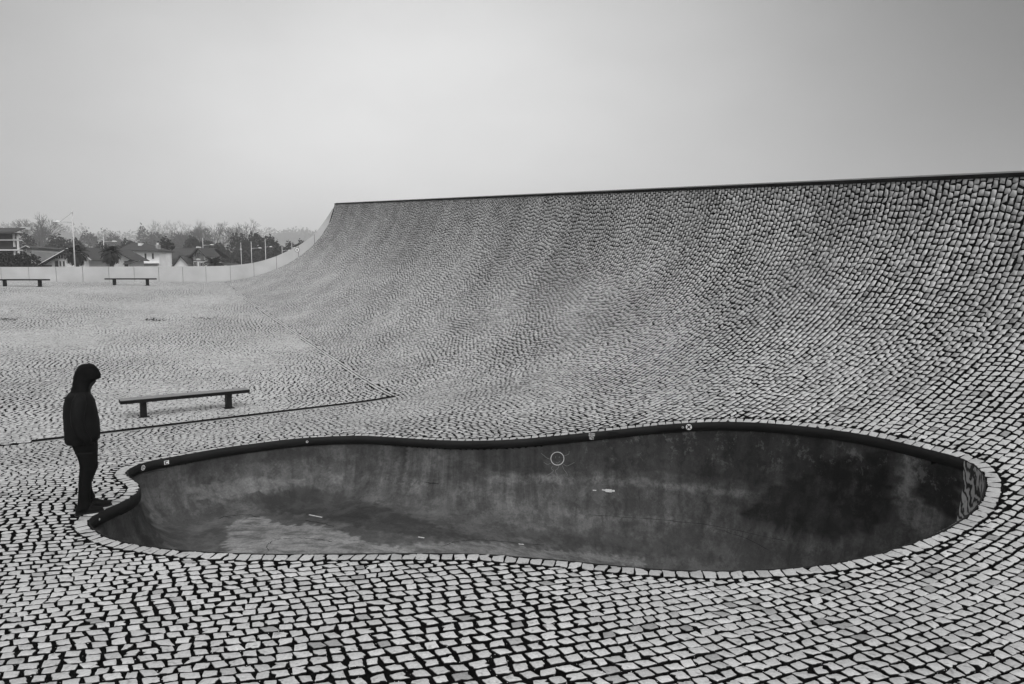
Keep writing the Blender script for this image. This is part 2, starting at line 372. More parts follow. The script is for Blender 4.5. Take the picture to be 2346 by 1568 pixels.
# ------------------------------------------------------------------ setts
def setts(name, C, A, Bv, la, lb, tone, parent=None, lod=None):
    """C centres, A unit along, Bv unit across (may be sheared), la lb half sizes"""
    N = np.cross(A, Bv); N /= np.linalg.norm(N, axis=1)[:, None]
    N[N[:, 2] < -0.3] *= -1
    flip = (N * np.array([-.5, -.6, .6])).sum(1) < 0
    N[flip] *= -1
    # keep A,B,N right handed for consistent faces
    Bv = Bv.copy(); Bv[flip] *= -1
    px, py, dep = project(C)
    if lod is None: lod = np.where(dep < 10.5, 2, np.where(dep < 19, 1, 0))
    allV, allL, allT, allA = [], [], [], []; base = 0
    for L in (0, 1, 2):
        k = np.where(lod == L)[0]
        if not len(k): continue
        n = len(k)
        if L == 0: ox = np.array([-1, 1, 1, -1.]); oy = np.array([-1, -1, 1, 1.])
        elif L == 1: ox = np.array([-1, -.0, 1, 1, .0, -1.]); oy = np.array([-.93, -1, -.93, .93, 1, .93])
        else:
            ox = np.array([-1, -.5, 0, .5, 1, 1.02, 1.0, .99, .5, 0, -.5, -1, -1.0, -1.02]); oy = np.array([-.95, -1, -1, -1, -.97, -.3, .3, .96, 1, 1, 1, .95, .3, -.3])
        K = len(ox)
        j = {0: .16, 1: .15, 2: .06}[L]
        X = ox[None] + rng.normal(0, j, (n, K)) ; Y = oy[None] + rng.normal(0, j, (n, K))
        if L:                                     # skew and taper so that no two stones are alike
            sk = rng.normal(0, .19, (n, 1)); tp = rng.normal(0, .10, (n, 1))
            X = X + sk * oy[None]; Y = Y * (1 + tp * ox[None]) + rng.normal(0, .07, (n, 1)) * ox[None]
        if L == 2:                                # chipped corners on some
            cc = rng.random(n) < .35; ci = rng.integers(0, K, n)
            for q in np.where(cc)[0]: X[q, ci[q]] *= .55; Y[q, ci[q]] *= .72
        X = X * la[k, None]; Y = Y * lb[k, None]
        tilt = rng.normal(0, .022, (n, 2)); hh = np.clip(rng.normal(0, .0015, (n, 1)), -.0012, .004)
        def ring(sc, h):
            x = X * sc; y = Y * sc
            hz = h + hh + (tilt[:, :1] * x + tilt[:, 1:] * y if h > -.01 else 0)
            return C[k, None] + A[k, None] * x[..., None] + Bv[k, None] * y[..., None] + N[k, None] * np.broadcast_to(hz, x.shape)[..., None]
        rings = [ring(1.01, -.03), ring(1.0, -.0035), ring(.985, .000), ring(.93, .0012)] if L == 2 else [ring(1.02, -.03), ring(1.0, -.004), ring(.98, .002)]
        nr = len(rings)
        V = np.stack(rings, 1).reshape(n, nr * K, 3)
        idx = []
        for r in range(nr - 1):
            for q in range(K):
                a = r * K + q; b = r * K + (q + 1) % K; idx.append([a, b, b + K, a + K])
        quads = np.array(idx).ravel(); top = np.arange((nr - 1) * K, nr * K)
        per = np.r_[quads, top]; tot = np.r_[np.full(len(idx), 4), K]
        loops = (per[None] + (np.arange(n) * nr * K)[:, None] + base).ravel()
        allV.append(V.reshape(-1, 3)); allL.append(loops); allT.append(np.tile(tot, n)); 
        al = np.clip(.33 + .21 * tone[k], .20, .56)              # albedo per stone, grimy where it meets the joint
        g = np.r_[np.full(2 * K, .02), np.full((nr - 2) * K, 1.0)]
        allA.append((al[:, None] * g[None]).ravel())
        base += n * nr * K
    V = np.vstack(allV); me = np_mesh(name, V, np.concatenate(allL), np.concatenate(allT))
    at = me.attributes.new('tone', 'FLOAT', 'POINT'); at.data.foreach_set('value', np.concatenate(allA).astype(np.float32))
    o = link(name, me, M_stone, parent)
    return o
def vis(P, m=800):
    px, py, dep = project(P)
    return (px > -m) & (px < 2346 + m) & (py > 200) & (py < 1568 + 1100) & (P[:, 1] > .6)
def tones(n, P):
    t = np.clip(rng.normal(.62, .17, n), 0, 1.2)
    d = rng.random(n) < .035; t[d] = rng.uniform(-.5, .1, d.sum())
    # stained, darker patches where water runs down the steep part
    u, v = xy_uv(P[:, 0], P[:, 1])
    st = np.sin(u * 1.3) + np.sin(u * .47 + 2) + np.sin(u * 3.1 + 1)
    hi = smooth(3.2, .6, v)
    t -= hi * (.30 + .16 * st) * (rng.random(n) * .6 + .6)
    blob = np.sin(P[:, 0] * 1.9 + P[:, 2] * 2.3) * np.sin(P[:, 1] * 1.3 - P[:, 2] * 3.1)
    t -= np.where((blob > .80) & (v < 8), rng.random(n) * .4, 0)
    return t
def warp(x, y):
    return .10 * np.sin(x * .9 + .7 * np.sin(y * .5)) + .06 * np.sin(y * 1.7 + x * .6 + 1.3), .09 * np.sin(y * .8 + 1.1 * np.sin(x * .6)) + .05 * np.sin(x * 2.1 - y * .5)

RP, SPc = 0.110, 0.124            # row pitch, stone pitch
def G(v):                         # plan curve a row of setts follows (in u) as it leaves the ramp
    a = np.tan(R(17)) * np.clip(v - 5, 0, None) ** 2 / (2 * 9.0)
    b = np.tan(R(17)) * 4.5 + np.tan(R(17)) * (v - 14)
    return -np.where(v < 14, a, b)
def ramp_setts():
    Cs, As, Bs, La, Lb = [], [], [], [], []
    vv = np.r_[0.0, np.linspace(.0, 1, 260)[1:] ** 2 * 42]
    u0 = -CL - 2; rows = []
    while u0 < 36:
        rows.append(u0); u0 += RP * (1 + rng.normal(0, .02))
    def pos(u, v):
        uu = u + G(v); x, y = uv_xy(uu, v)
        return x, y
    for r, u in enumerate(rows):
        x, y = pos(u, vv); z = Zw(x, y)
        P = np.stack([x, y, z], 1)
        L = np.r_[0, np.cumsum(np.linalg.norm(np.diff(P, axis=0), axis=1))]
        n = int(L[-1] / SPc); st = SPc * (1 + rng.normal(0, .10, n)) * (1.16 - .16 * smooth(5, 10, np.arange(n) * SPc)); st[0] *= .5 + .5 * (r % 2) + rng.uniform(-.1, .1); s = .035 + np.cumsum(st) - st / 2
        s = s[s < L[-1] - .2]; st = st[:len(s)]
        v = np.interp(s, L, vv)
        wx, wy = warp(*pos(u, v)); wx = wx * .7; wy = wy * .7
        fade = smooth(0.1, 2.0, v)
        ux = u + wx * fade + rng.normal(0, .003, len(v)); vw = v + wy * fade * np.minimum(1, v / 3)
        x, y = pos(ux, vw)
        e = 2e-3
        z = Zw(x, y); x2, y2 = pos(ux, vw + e); z2 = Zw(x2, y2); x3, y3 = pos(ux + .02, vw); z3 = Zw(x3, y3)
        Pc = np.stack([x, y, z], 1); A = np.stack([x2 - x, y2 - y, z2 - z], 1); B_ = np.stack([x3 - x, y3 - y, z3 - z], 1)
        keep = vis(Pc) & (edist(x, y) > .07) & (v > .001)
        s_ = sdist(x, y); keep &= ~((s_ > -.06) & (cdist(x, y) < .10))
        Cs.append(Pc[keep]); A = A[keep]; B_ = B_[keep]
        A /= np.linalg.norm(A, axis=1)[:, None]; B_ /= np.linalg.norm(B_, axis=1)[:, None]
        As.append(A); Bs.append(B_); La.append((st[keep] - .025) / 2); Lb.append(np.full(keep.sum(), (RP - .024) / 2))
    return [np.concatenate(q) for q in (Cs, As, Bs, La, Lb)]
C, A, B_, la, lb = ramp_setts()
COPW = 0.145
box = (C[:, 0] > rim[:, 0].min() - .5) & (C[:, 0] < rim[:, 0].max() + .5) & (C[:, 1] > rim[:, 1].min() - .5) & (C[:, 1] < rim[:, 1].max() + .5)
ib = np.where(box)[0]; d, ix_ = seg_dist(C[ib, :2], rim); ins = inside(C[ib, :2], rim)
kill = np.zeros(len(C), bool); kill[ib] = ins | (d < COPW - .028)
cut = (d < COPW + .030) & ~ins & (d >= COPW - .028)                 # setts trimmed to a sliver against the coping
dirs = C[ib][:, :2] - rim[ix_]; dirs /= np.linalg.norm(dirs, axis=1)[:, None] + 1e-9
C[ib[cut], :2] += dirs[cut] * (COPW + .036 - d[cut])[:, None]
C[ib[cut], 2] = Zw(C[ib[cut], 0], C[ib[cut], 1]); d = np.where(cut, COPW + .036, d)
part_ = (d < COPW + .075) & ~ins; sc = np.ones(len(C)); sc[ib[part_]] = np.clip((d[part_] - COPW - .004) / .07, .46, 1)
la = la * np.sqrt(sc); lb = lb * sc
k = ~kill; C, A, B_, la, lb = C[k], A[k], B_[k], la[k], lb[k]
la = la * rng.uniform(.9, 1.04, len(la)); lb = lb * rng.uniform(.88, 1.05, len(lb))
print('ramp setts', len(C))
o = setts('sett_paving', C, A, B_, la, lb, tones(len(C), C), parent=pav)

def plaza_setts():
    az = R(14); a = np.array([math.cos(az), math.sin(az)]); b = np.array([-a[1], a[0]])
    O = np.array([-20., 14.]); Cs = []; La = []; Lb = []
    q = -14.
    r = 0
    while q < 52:
        n = 760; st = SPc * (1 + rng.normal(0, .10, n)); p = -55 + np.cumsum(st) + (r % 2) * SPc * .5
        x = O[0] + a[0] * p + b[0] * q; y = O[1] + a[1] * p + b[1] * q
        wx, wy = warp(x * .8 + 3, y * .8); x = x + wx * 1.6; y = y + wy * 1.6
        P = np.stack([x, y, Zw(x, y)], 1)
        k = vis(P, 800) & (sdist(x, y) > .07) & (cdist(x, y) < -.105) & (edist(x, y) > .07)
        Cs.append(P[k]); La.append((st[k] - .017) / 2); Lb.append(np.full(k.sum(), (RP - .017) / 2))
        q += RP * (1 + rng.normal(0, .02)); r += 1
    C = np.concatenate(Cs); n = len(C)
    ang = az + rng.normal(0, .04, n) + .10 * np.sin(C[:, 0] * .9) + .08 * np.sin(C[:, 1] * .7)
    A = np.stack([np.cos(ang), np.sin(ang), np.zeros(n)], 1); B_ = np.stack([-np.sin(ang), np.cos(ang), np.zeros(n)], 1)
    e = .05
    A[:, 2] = (Zw(C[:, 0] + e * A[:, 0], C[:, 1] + e * A[:, 1]) - C[:, 2]) / e
    B_[:, 2] = (Zw(C[:, 0] + e * B_[:, 0], C[:, 1] + e * B_[:, 1]) - C[:, 2]) / e
    return C, A, B_, np.concatenate(La), np.concatenate(Lb)
C, A, B_, la, lb = plaza_setts()
la = la * rng.uniform(.9, 1.04, len(la)); lb = lb * rng.uniform(.88, 1.05, len(lb))
t = np.clip(rng.normal(.66, .15, len(C)), 0, 1.2)
print('plaza setts', len(C))
setts('sett_paving', C, A, B_, la, lb, t, parent=pav)
# two straight rows of setts along the crease
Cs, As, Bs = [], [], []
CLn = np.linalg.norm(CR1 - CR0)
for off in (-.05, .05):
    s = np.arange(.2, CLn, .2); x = CR0[0] + crd[0] * s + crn[0] * off; y = CR0[1] + crd[1] * s + crn[1] * off
    P = np.stack([x, y, Zw(x, y)], 1); A = np.tile(np.r_[crd, 0], (len(s), 1)); Bq = np.tile(np.r_[crn, 0], (len(s), 1))
    A[:, 2] = (Zw(x + crd[0] * .1, y + crd[1] * .1) - P[:, 2]) / .1
    Cs.append(P); As.append(A); Bs.append(Bq)
C = np.vstack(Cs); setts('sett_edging', C, np.vstack(As), np.vstack(Bs), np.full(len(C), .09), np.full(len(C), .036), np.full(len(C), .9), parent=pav)

gm = MB()                                     # grit in the joints near the camera
for _i in range(900):
    px_, py_ = rng.uniform(-100, 2446), 1568 - abs(rng.normal(0, 140)); q_ = at_z(px_, py_, -.004)
    if seg_dist(q_[None, :2], rim)[0][0] < .2 or inside(q_[None, :2], rim)[0]: continue
    r_ = rng.uniform(.0015, .0045); z_ = tz(q_[0], q_[1]) + (-.004 if rng.random() < .75 else .003)
    gm.add([(q_[0] + r_ * math.cos(a), q_[1] + r_ * math.sin(a), z_) for a in (0, 1.6, 3.2, 4.7)] + [(q_[0], q_[1], z_ + r_ * 1.3)], [(0, 1, 4), (1, 2, 4), (2, 3, 4), (3, 0, 4)])
tag(gm.build('grit', mat('pale_grit', .6, .8, .2)), kind='stuff')

# ------------------------------------------------------------------ skate pool
pool = empty('skate_pool', (RC[0], RC[1], 0), 0, 'dark stained concrete skate pool sunk in the cobbled paving', 'skate pool')
Minv = Matrix.Translation((-RC[0], -RC[1], 0))
def pchild(o): o.parent = pool; o.matrix_parent_inverse = Minv; return o
# coping ring of setts
pin = resample(rim + rim_n * (COPW / 2 - .012), .128); nn, tt = normals(pin)
z = Zw(pin[:, 0], pin[:, 1]); C = np.c_[pin, z]
A = np.c_[tt, (Zw(pin[:, 0] + tt[:, 0] * .05, pin[:, 1] + tt[:, 1] * .05) - z) / .05]
Bq = np.c_[nn, (Zw(pin[:, 0] + nn[:, 0] * .05, pin[:, 1] + nn[:, 1] * .05) - z) / .05]
n = len(C)
o = setts('coping_stones', C, A, Bq, rng.uniform(.052, .058, n), rng.uniform(.062, .068, n), np.clip(rng.normal(.28, .18, n), 0, 1.0), lod=np.full(n, 2)); pchild(o)
# curb under the coping
def rim_strip(offs_z, name, matr, close=True):
    """offs_z: list of (outward offset, z offset) making a cross-section swept round the rim"""
    P = rim[::2]; Nn = rim_n[::2]; z0 = Zw(P[:, 0], P[:, 1]); m = len(P); K = len(offs_z)
    V = np.stack([np.c_[P + Nn * o_, z0 + dz] for o_, dz in offs_z], 1).reshape(-1, 3)
    idx = []
    i = np.arange(m); j = (i + 1) % m
    L = []
    for q in range(K if close else K - 1):
        r = (q + 1) % K
        L.append(np.stack([i * K + q, j * K + q, j * K + r, i * K + r], 1))
    L = np.vstack(L)
    me = np_mesh(name, V, L.ravel(), np.full(len(L), 4)); o = link(name, me, matr)
    return pchild(o)
M_band = mat('rim_band_paint', 0.009, 0.7, 0.15, 0.35, 1.5, 0.2, 20)
rim_strip([(-.0155, -.010), (.30, -.018), (.30, -.3), (.02, -.3), (.02, -.11), (-.0155, -.11)], 'curb', M_mortar)
rim_strip([(-.016, .002), (-.016, -.145), (-.028, -.145), (-.028, .002)], 'rim_band', M_band)
# bowl surface
def Dep(x, y):
    return .86 + 1.0 * smooth(-2.6, 3.6, x)
def Rtr(x): return .95 + .55 * smooth(-2, 3, x)
TOPZ = -.125
def bowl_z(x, y, d):
    Rr = Rtr(x); t = np.clip(1 - (d - .013) / Rr, 0, 1)
    f = np.sqrt(np.clip(1 - t ** 2.3, 0, 1)) ** .95
    fl = .02 * np.sin(x * 1.3) * np.sin(y * 1.9)
    return Zw(x, y) * np.clip(1 - d, 0, 1) + TOPZ - (Dep(x, y) + fl) * f
pts = []
for d_ in [.012] + [.013 + 1.2 * f_ * f_ / 2.3 for f_ in np.arange(.03, .77, .03)] + [.34]:
    q = (rim - rim_n * d_)[::(2 if d_ < .3 else 3)]
    dd, _ = seg_dist(q, rim); pts.append(q[(dd > d_ - .0012) & inside(q, rim)])
gx, gy = np.meshgrid(np.arange(rim[:, 0].min(), rim[:, 0].max(), .05), np.arange(rim[:, 1].min(), rim[:, 1].max(), .05))
q = np.stack([gx.ravel(), gy.ravel()], 1) + rng.normal(0, .004, (gx.size, 2)); ii = inside(q, rim); q = q[ii]; dd, _ = seg_dist(q, rim); pts.append(q[dd > .36])
P = np.vstack(pts); vo, eo, fo, *_ = delaunay_2d_cdt([Vector(p) for p in P], [], [], 0, 1e-5)
V = np.array([[v.x, v.y] for v in vo]); f = np.array([list(t) for t in fo if len(t) == 3])
cc = V[f].mean(1); dd, _ = seg_dist(cc, rim); f = f[inside(cc, rim) & (dd > .0125)]
d, ix = seg_dist(V, rim); V3 = np.c_[V, bowl_z(V[:, 0], V[:, 1], d)]
nz = np.cross(V3[f[:, 1]] - V3[f[:, 0]], V3[f[:, 2]] - V3[f[:, 0]])[:, 2]; f[nz < 0] = f[nz < 0][:, ::-1]
me = np_mesh('bowl_shell', V3, f.ravel(), np.full(len(f), 3))
at = me.attributes.new('rs', 'FLOAT', 'POINT'); at.data.foreach_set('value', (ix * .05).astype(np.float32))
at = me.attributes.new('rd', 'FLOAT', 'POINT'); at.data.foreach_set('value', d.astype(np.float32))
# stains: measured outlines of darker and paler areas on the concrete
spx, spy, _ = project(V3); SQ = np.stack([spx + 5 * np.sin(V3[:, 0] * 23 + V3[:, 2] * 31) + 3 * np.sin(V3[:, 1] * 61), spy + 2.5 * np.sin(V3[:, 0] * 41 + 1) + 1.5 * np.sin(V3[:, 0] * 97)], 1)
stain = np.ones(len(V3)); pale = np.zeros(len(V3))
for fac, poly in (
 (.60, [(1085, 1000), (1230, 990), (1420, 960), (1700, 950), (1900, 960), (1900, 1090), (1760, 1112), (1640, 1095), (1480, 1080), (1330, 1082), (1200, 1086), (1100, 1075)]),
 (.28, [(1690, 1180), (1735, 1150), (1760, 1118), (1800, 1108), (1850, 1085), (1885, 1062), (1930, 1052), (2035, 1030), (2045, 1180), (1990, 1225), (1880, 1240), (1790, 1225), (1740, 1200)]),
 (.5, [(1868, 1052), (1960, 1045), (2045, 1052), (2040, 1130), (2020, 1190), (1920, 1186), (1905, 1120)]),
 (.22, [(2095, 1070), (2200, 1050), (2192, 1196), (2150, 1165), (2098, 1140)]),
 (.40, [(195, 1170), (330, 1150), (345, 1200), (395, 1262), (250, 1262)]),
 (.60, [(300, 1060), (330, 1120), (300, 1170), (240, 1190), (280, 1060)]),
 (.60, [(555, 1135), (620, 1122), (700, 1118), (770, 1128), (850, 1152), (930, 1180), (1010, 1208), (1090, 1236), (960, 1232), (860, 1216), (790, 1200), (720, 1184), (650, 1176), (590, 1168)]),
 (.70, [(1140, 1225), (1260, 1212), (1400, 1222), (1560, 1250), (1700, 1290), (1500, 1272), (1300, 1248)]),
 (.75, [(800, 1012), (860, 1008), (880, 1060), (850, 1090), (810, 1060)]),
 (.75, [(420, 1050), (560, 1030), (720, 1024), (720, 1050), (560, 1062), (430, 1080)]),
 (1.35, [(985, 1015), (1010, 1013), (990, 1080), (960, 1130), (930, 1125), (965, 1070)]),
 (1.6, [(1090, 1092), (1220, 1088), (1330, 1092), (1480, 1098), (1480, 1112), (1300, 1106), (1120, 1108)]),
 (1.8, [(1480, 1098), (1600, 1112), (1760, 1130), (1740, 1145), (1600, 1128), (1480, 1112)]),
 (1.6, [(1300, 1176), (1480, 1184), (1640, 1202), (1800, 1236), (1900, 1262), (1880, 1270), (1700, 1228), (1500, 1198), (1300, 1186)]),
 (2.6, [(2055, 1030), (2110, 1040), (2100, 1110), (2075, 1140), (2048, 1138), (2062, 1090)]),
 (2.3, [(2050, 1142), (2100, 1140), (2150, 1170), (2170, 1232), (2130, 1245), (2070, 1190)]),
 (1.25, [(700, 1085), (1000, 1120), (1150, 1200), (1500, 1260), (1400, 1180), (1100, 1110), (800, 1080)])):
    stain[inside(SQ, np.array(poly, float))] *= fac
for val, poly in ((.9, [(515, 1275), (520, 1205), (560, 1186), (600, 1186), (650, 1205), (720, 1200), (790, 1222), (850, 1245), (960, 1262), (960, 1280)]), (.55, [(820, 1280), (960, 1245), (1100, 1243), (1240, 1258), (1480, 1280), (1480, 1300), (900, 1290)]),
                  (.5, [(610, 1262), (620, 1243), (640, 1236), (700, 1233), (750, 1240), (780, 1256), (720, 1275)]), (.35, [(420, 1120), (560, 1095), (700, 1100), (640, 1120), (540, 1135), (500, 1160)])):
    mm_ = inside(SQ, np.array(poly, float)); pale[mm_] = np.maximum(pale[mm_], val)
at = me.attributes.new('stain', 'FLOAT', 'POINT'); at.data.foreach_set('value', stain.astype(np.float32))
at = me.attributes.new('pale', 'FLOAT', 'POINT'); at.data.foreach_set('value', pale.astype(np.float32))
bowlBVH = BVHTree.FromPolygons([Vector(v) for v in V3], [tuple(t) for t in f])

def bowl_mat():
    m = bpy.data.materials.new('stained_pool_paint'); m.use_nodes = True; t = m.node_tree; b = t.nodes['Principled BSDF']
    N = t.nodes.new; Lk = t.links.new
    tcn = N('ShaderNodeTexCoord'); geo = N('ShaderNodeSeparateXYZ'); Lk(tcn.outputs['Object'], geo.inputs[0])
    rs = N('ShaderNodeAttribute'); rs.attribute_name = 'rs'; rd = N('ShaderNodeAttribute'); rd.attribute_name = 'rd'
    def noise(vec, sc, det=5, rough=.6, stretch=None, dist=0):
        n = N('ShaderNodeTexNoise'); n.inputs['Scale'].default_value = sc; n.inputs['Detail'].default_value = det; n.inputs['Roughness'].default_value = rough
        n.inputs['Distortion'].default_value = dist
        if stretch:
            mp = N('ShaderNodeMapping'); mp.inputs['Scale'].default_value = stretch; Lk(vec, mp.inputs[0]); vec = mp.outputs[0]
        Lk(vec, n.inputs['Vector']); return n.outputs[0]
    def mr_(v, a, b_, c, d_):
        r = N('ShaderNodeMapRange'); Lk(v, r.inputs['Value'])
        for k_, x in zip(('From Min', 'From Max', 'To Min', 'To Max'), (a, b_, c, d_)): r.inputs[k_].default_value = x
        return r.outputs[0]
    def mth(op, a, b_):
        q = N('ShaderNodeMath'); q.operation = op
        for k_, x in enumerate((a, b_)):
            if isinstance(x, (int, float)): q.inputs[k_].default_value = x
            else: Lk(x, q.inputs[k_])
        return q.outputs[0]
    obj = tcn.outputs['Object']
    big = noise(obj, .9, 8, .65); med = noise(obj, 4.5, 8, .7, None, 0.15); fine = noise(obj, 28, 6, .7)
    cmb = N('ShaderNodeCombineXYZ'); Lk(rs.outputs['Fac'], cmb.inputs[0]); Lk(rd.outputs['Fac'], cmb.inputs[1])
    streak = noise(cmb.outputs[0], 2.6, 6, .7, (1, .16, 1)); streak2 = noise(cmb.outputs[0], 8, 5, .7, (1, .12, 1))
    sa = N('ShaderNodeAttribute'); sa.attribute_name = 'stain'; pa_ = N('ShaderNodeAttribute'); pa_.attribute_name = 'pale'
    xx = geo.outputs[0]
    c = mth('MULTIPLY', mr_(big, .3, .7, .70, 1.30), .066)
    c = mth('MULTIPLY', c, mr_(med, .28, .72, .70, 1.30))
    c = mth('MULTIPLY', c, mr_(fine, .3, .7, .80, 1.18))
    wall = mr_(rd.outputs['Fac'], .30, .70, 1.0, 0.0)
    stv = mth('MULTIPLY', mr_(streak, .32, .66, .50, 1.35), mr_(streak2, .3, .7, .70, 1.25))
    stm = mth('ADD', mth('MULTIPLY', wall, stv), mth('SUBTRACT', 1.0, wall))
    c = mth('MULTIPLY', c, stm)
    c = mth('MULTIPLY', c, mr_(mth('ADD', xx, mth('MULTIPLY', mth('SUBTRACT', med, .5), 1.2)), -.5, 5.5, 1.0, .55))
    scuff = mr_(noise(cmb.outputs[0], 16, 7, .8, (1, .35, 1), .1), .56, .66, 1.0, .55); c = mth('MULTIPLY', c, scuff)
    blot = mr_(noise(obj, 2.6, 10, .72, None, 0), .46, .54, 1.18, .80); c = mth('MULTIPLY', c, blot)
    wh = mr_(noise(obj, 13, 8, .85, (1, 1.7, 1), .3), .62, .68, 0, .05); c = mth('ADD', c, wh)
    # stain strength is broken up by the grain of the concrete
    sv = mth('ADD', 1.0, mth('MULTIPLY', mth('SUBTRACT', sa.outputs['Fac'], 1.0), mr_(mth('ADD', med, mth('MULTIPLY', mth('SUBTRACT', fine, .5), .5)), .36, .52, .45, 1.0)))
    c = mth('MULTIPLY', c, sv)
    mp = noise(obj, 2.2, 10, .75, (1, 2.2, 1), .3)
    pale = mth('MULTIPLY', pa_.outputs['Fac'], mr_(mp, .40, .56, .15, 1))
    c = mth('ADD', c, mth('MULTIPLY', pale, mth('MULTIPLY', mr_(fine, .3, .7, .55, 1.15), .17)))
    fk = mth('MULTIPLY', mr_(noise(obj, 4.2, 9, .8, (1, 1, .8), .2), .55, .60, 0, 1), mr_(rd.outputs['Fac'], .03, .10, 1, 0))
    fk = mth('MULTIPLY', fk, mr_(xx, .5, 2.0, 0, 1))
    c = mth('ADD', c, mth('MULTIPLY', fk, .055))
    Lk(c, b.inputs['Base Color'])
    Lk(mr_(med, .3, .7, .6, .85), b.inputs['Roughness']); b.inputs['Specular IOR Level'].default_value = .12
    bp = N('ShaderNodeBump'); bp.inputs['Strength'].default_value = .5; bp.inputs['Distance'].default_value = .03
    Lk(med, bp.inputs['Height']); Lk(bp.outputs[0], b.inputs['Normal'])
    return m
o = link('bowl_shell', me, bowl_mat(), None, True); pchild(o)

# ------------------------------------------------------------------ things painted, stuck and cracked on the pool
def bowl_hit(px, py):
    d = Vector(ray(px, py)).normalized(); h = bowlBVH.ray_cast(Vector((0, 0, EYE)), d)
    return h[0], h[1], h[2]
def rim_pt(px, py, dz=0.0, out=-.030):
    """point on the band that the pixel shows, with its inward and along directions"""
    best = None; r = ray(px, py); n_ = np.array([r[0], r[1]])
    P = rim + rim_n * out
    zz = Zw(P[:, 0], P[:, 1])
    pxs, pys, _ = project(np.c_[P, zz - .1]); dd = np.hypot(pxs - px, pys - py); k = dd.argmin()
    return k
def ribbon(pts3, nrm, width, name, matr, thick=.003):
    """a thin painted line lying on a surface"""
    m = MB(); pts3 = [Vector(p) for p in pts3]; nrm = [Vector(n).normalized() for n in nrm]; L, Rr = [], []
    W = width if hasattr(width, '__len__') else [width] * len(pts3)
    for i, p in enumerate(pts3):
        t = (pts3[min(i + 1, len(pts3) - 1)] - pts3[max(i - 1, 0)]).normalized(); s = t.cross(nrm[i]).normalized() * W[i] / 2
        L.append(p + s + nrm[i] * thick); Rr.append(p - s + nrm[i] * thick)
    n = len(pts3); m.add(L + Rr, [(i, i + 1, n + i + 1, n + i) for i in range(n - 1)])
    return m
def draw_on_bowl(pix, width, name, matr, close=False, sub=4):
    if close: pix = pix + [pix[0]]
    P = []
    for i in range(len(pix) - 1):
        for k in range(sub): P.append((pix[i][0] + (pix[i + 1][0] - pix[i][0]) * k / sub, pix[i][1] + (pix[i + 1][1] - pix[i][1]) * k / sub))
    P.append(pix[-1]); pp, nn_ = [], []
    for q in P:
        h, n, _ = bowl_hit(*q)
        if h is None: continue
        if n.dot(Vector((0, 0, EYE)) - h) < 0: n = -n
        pp.append(h); nn_.append(n)
    if len(pp) < 2: return None
    return ribbon(pp, nn_, width, name, matr)
def join_mb(ms, name, matr):
    for q in ms:
        if q: pchild(q.build(name, matr))
def curvy(p, jit=0.0, k=5):
    p = np.array(p, float); out = []
    for i in range(len(p) - 1):
        p0, p1, p2, p3 = p[max(i - 1, 0)], p[i], p[i + 1], p[min(i + 2, len(p) - 1)]
        for j in range(k):
            t = j / k; out.append(.5 * ((2 * p1) + (-p0 + p2) * t + (2 * p0 - 5 * p1 + 4 * p2 - p3) * t * t + (-p0 + 3 * p1 - 3 * p2 + p3) * t ** 3) + rng.normal(0, jit, 2) * (j > 0))
    out.append(p[-1]); return [tuple(q) for q in out]
def circ(cx, cy, rx, ry, a0=0, a1=360, n=22): return [(cx + rx * math.cos(R(a0 + (a1 - a0) * k / n)), cy + ry * math.sin(R(a0 + (a1 - a0) * k / n))) for k in range(n + 1)]
# chalk drawing: a ring with a faint face and waving arms
join_mb([draw_on_bowl(circ(1277, 1051, 15, 15), .012, '', None)], 'chalk_ring', M_chalk)
fain = mat('faint_chalk', .16, .9, .1)
join_mb([draw_on_bowl(curvy(p), .006, '', None, sub=1) for p in (
    [(1292, 1044), (1298, 1043), (1303, 1040), (1304, 1034)], [(1262, 1053), (1254, 1050), (1247, 1045), (1240, 1039)],
    [(1262, 1062), (1254, 1064), (1246, 1060)], [(1290, 1063), (1298, 1068), (1308, 1064), (1316, 1060)],
    [(1266, 1068), (1263, 1074), (1268, 1079), (1260, 1086), (1252, 1090)], [(1280, 1068), (1278, 1074), (1272, 1079), (1276, 1088), (1277, 1094)],
    [(1288, 1066), (1292, 1076), (1298, 1084), (1300, 1090)], [(1273, 1046), (1272, 1050)], [(1281, 1046), (1281, 1050)], [(1274, 1060), (1278, 1061), (1283, 1057)])], 'chalk_sketch', fain)
# cracks and old pour lines on the floor
join_mb([draw_on_bowl(curvy(p, .7), rng.uniform(.004, .014, 400), '', None, sub=2) for p in (
    [(616, 1262), (612, 1252), (620, 1243), (636, 1237), (665, 1234), (700, 1234), (730, 1237), (760, 1242)],
    [(500, 1190), (520, 1184), (560, 1180), (595, 1184)],
    [(700, 1193), (730, 1198), (765, 1207)], [(1010, 1252), (1060, 1240), (1110, 1238), (1170, 1243), (1250, 1250)],
    [(975, 1106), (1005, 1109)])], 'crack', M_crack)
join_mb([draw_on_bowl(curvy(p, .7), rng.uniform(.003, .008, 400), '', None, sub=2) for p in (
    [(330, 1085), (370, 1078), (395, 1068), (420, 1062), (440, 1060)], [(1640, 1212), (1700, 1230), (1760, 1260)],
    [(1350, 1180), (1500, 1190), (1640, 1206), (1800, 1240)])], 'crack', M_crack)
# worn through paint: small pale chips on the wall
chip = mat('bare_concrete', .42, .8, .2, .3, 30)
join_mb([draw_on_bowl([(1379, 1122.5), (1388, 1124), (1398, 1125), (1408, 1125)], [.02] * 4 + [.05] * 6 + [.03] * 3, '', None)], 'paint_chip', chip)
join_mb([draw_on_bowl([(1358, 1123.5), (1366, 1124)], .015, '', None)], 'paint_chip', chip)
for (a, b) in (((958, 1231), (972, 1233)), ((1188, 1247), (1200, 1248)), ((708, 1180), (738, 1186))):
    join_mb([draw_on_bowl([a, b], .03, '', None)], 'paint_chip', chip)
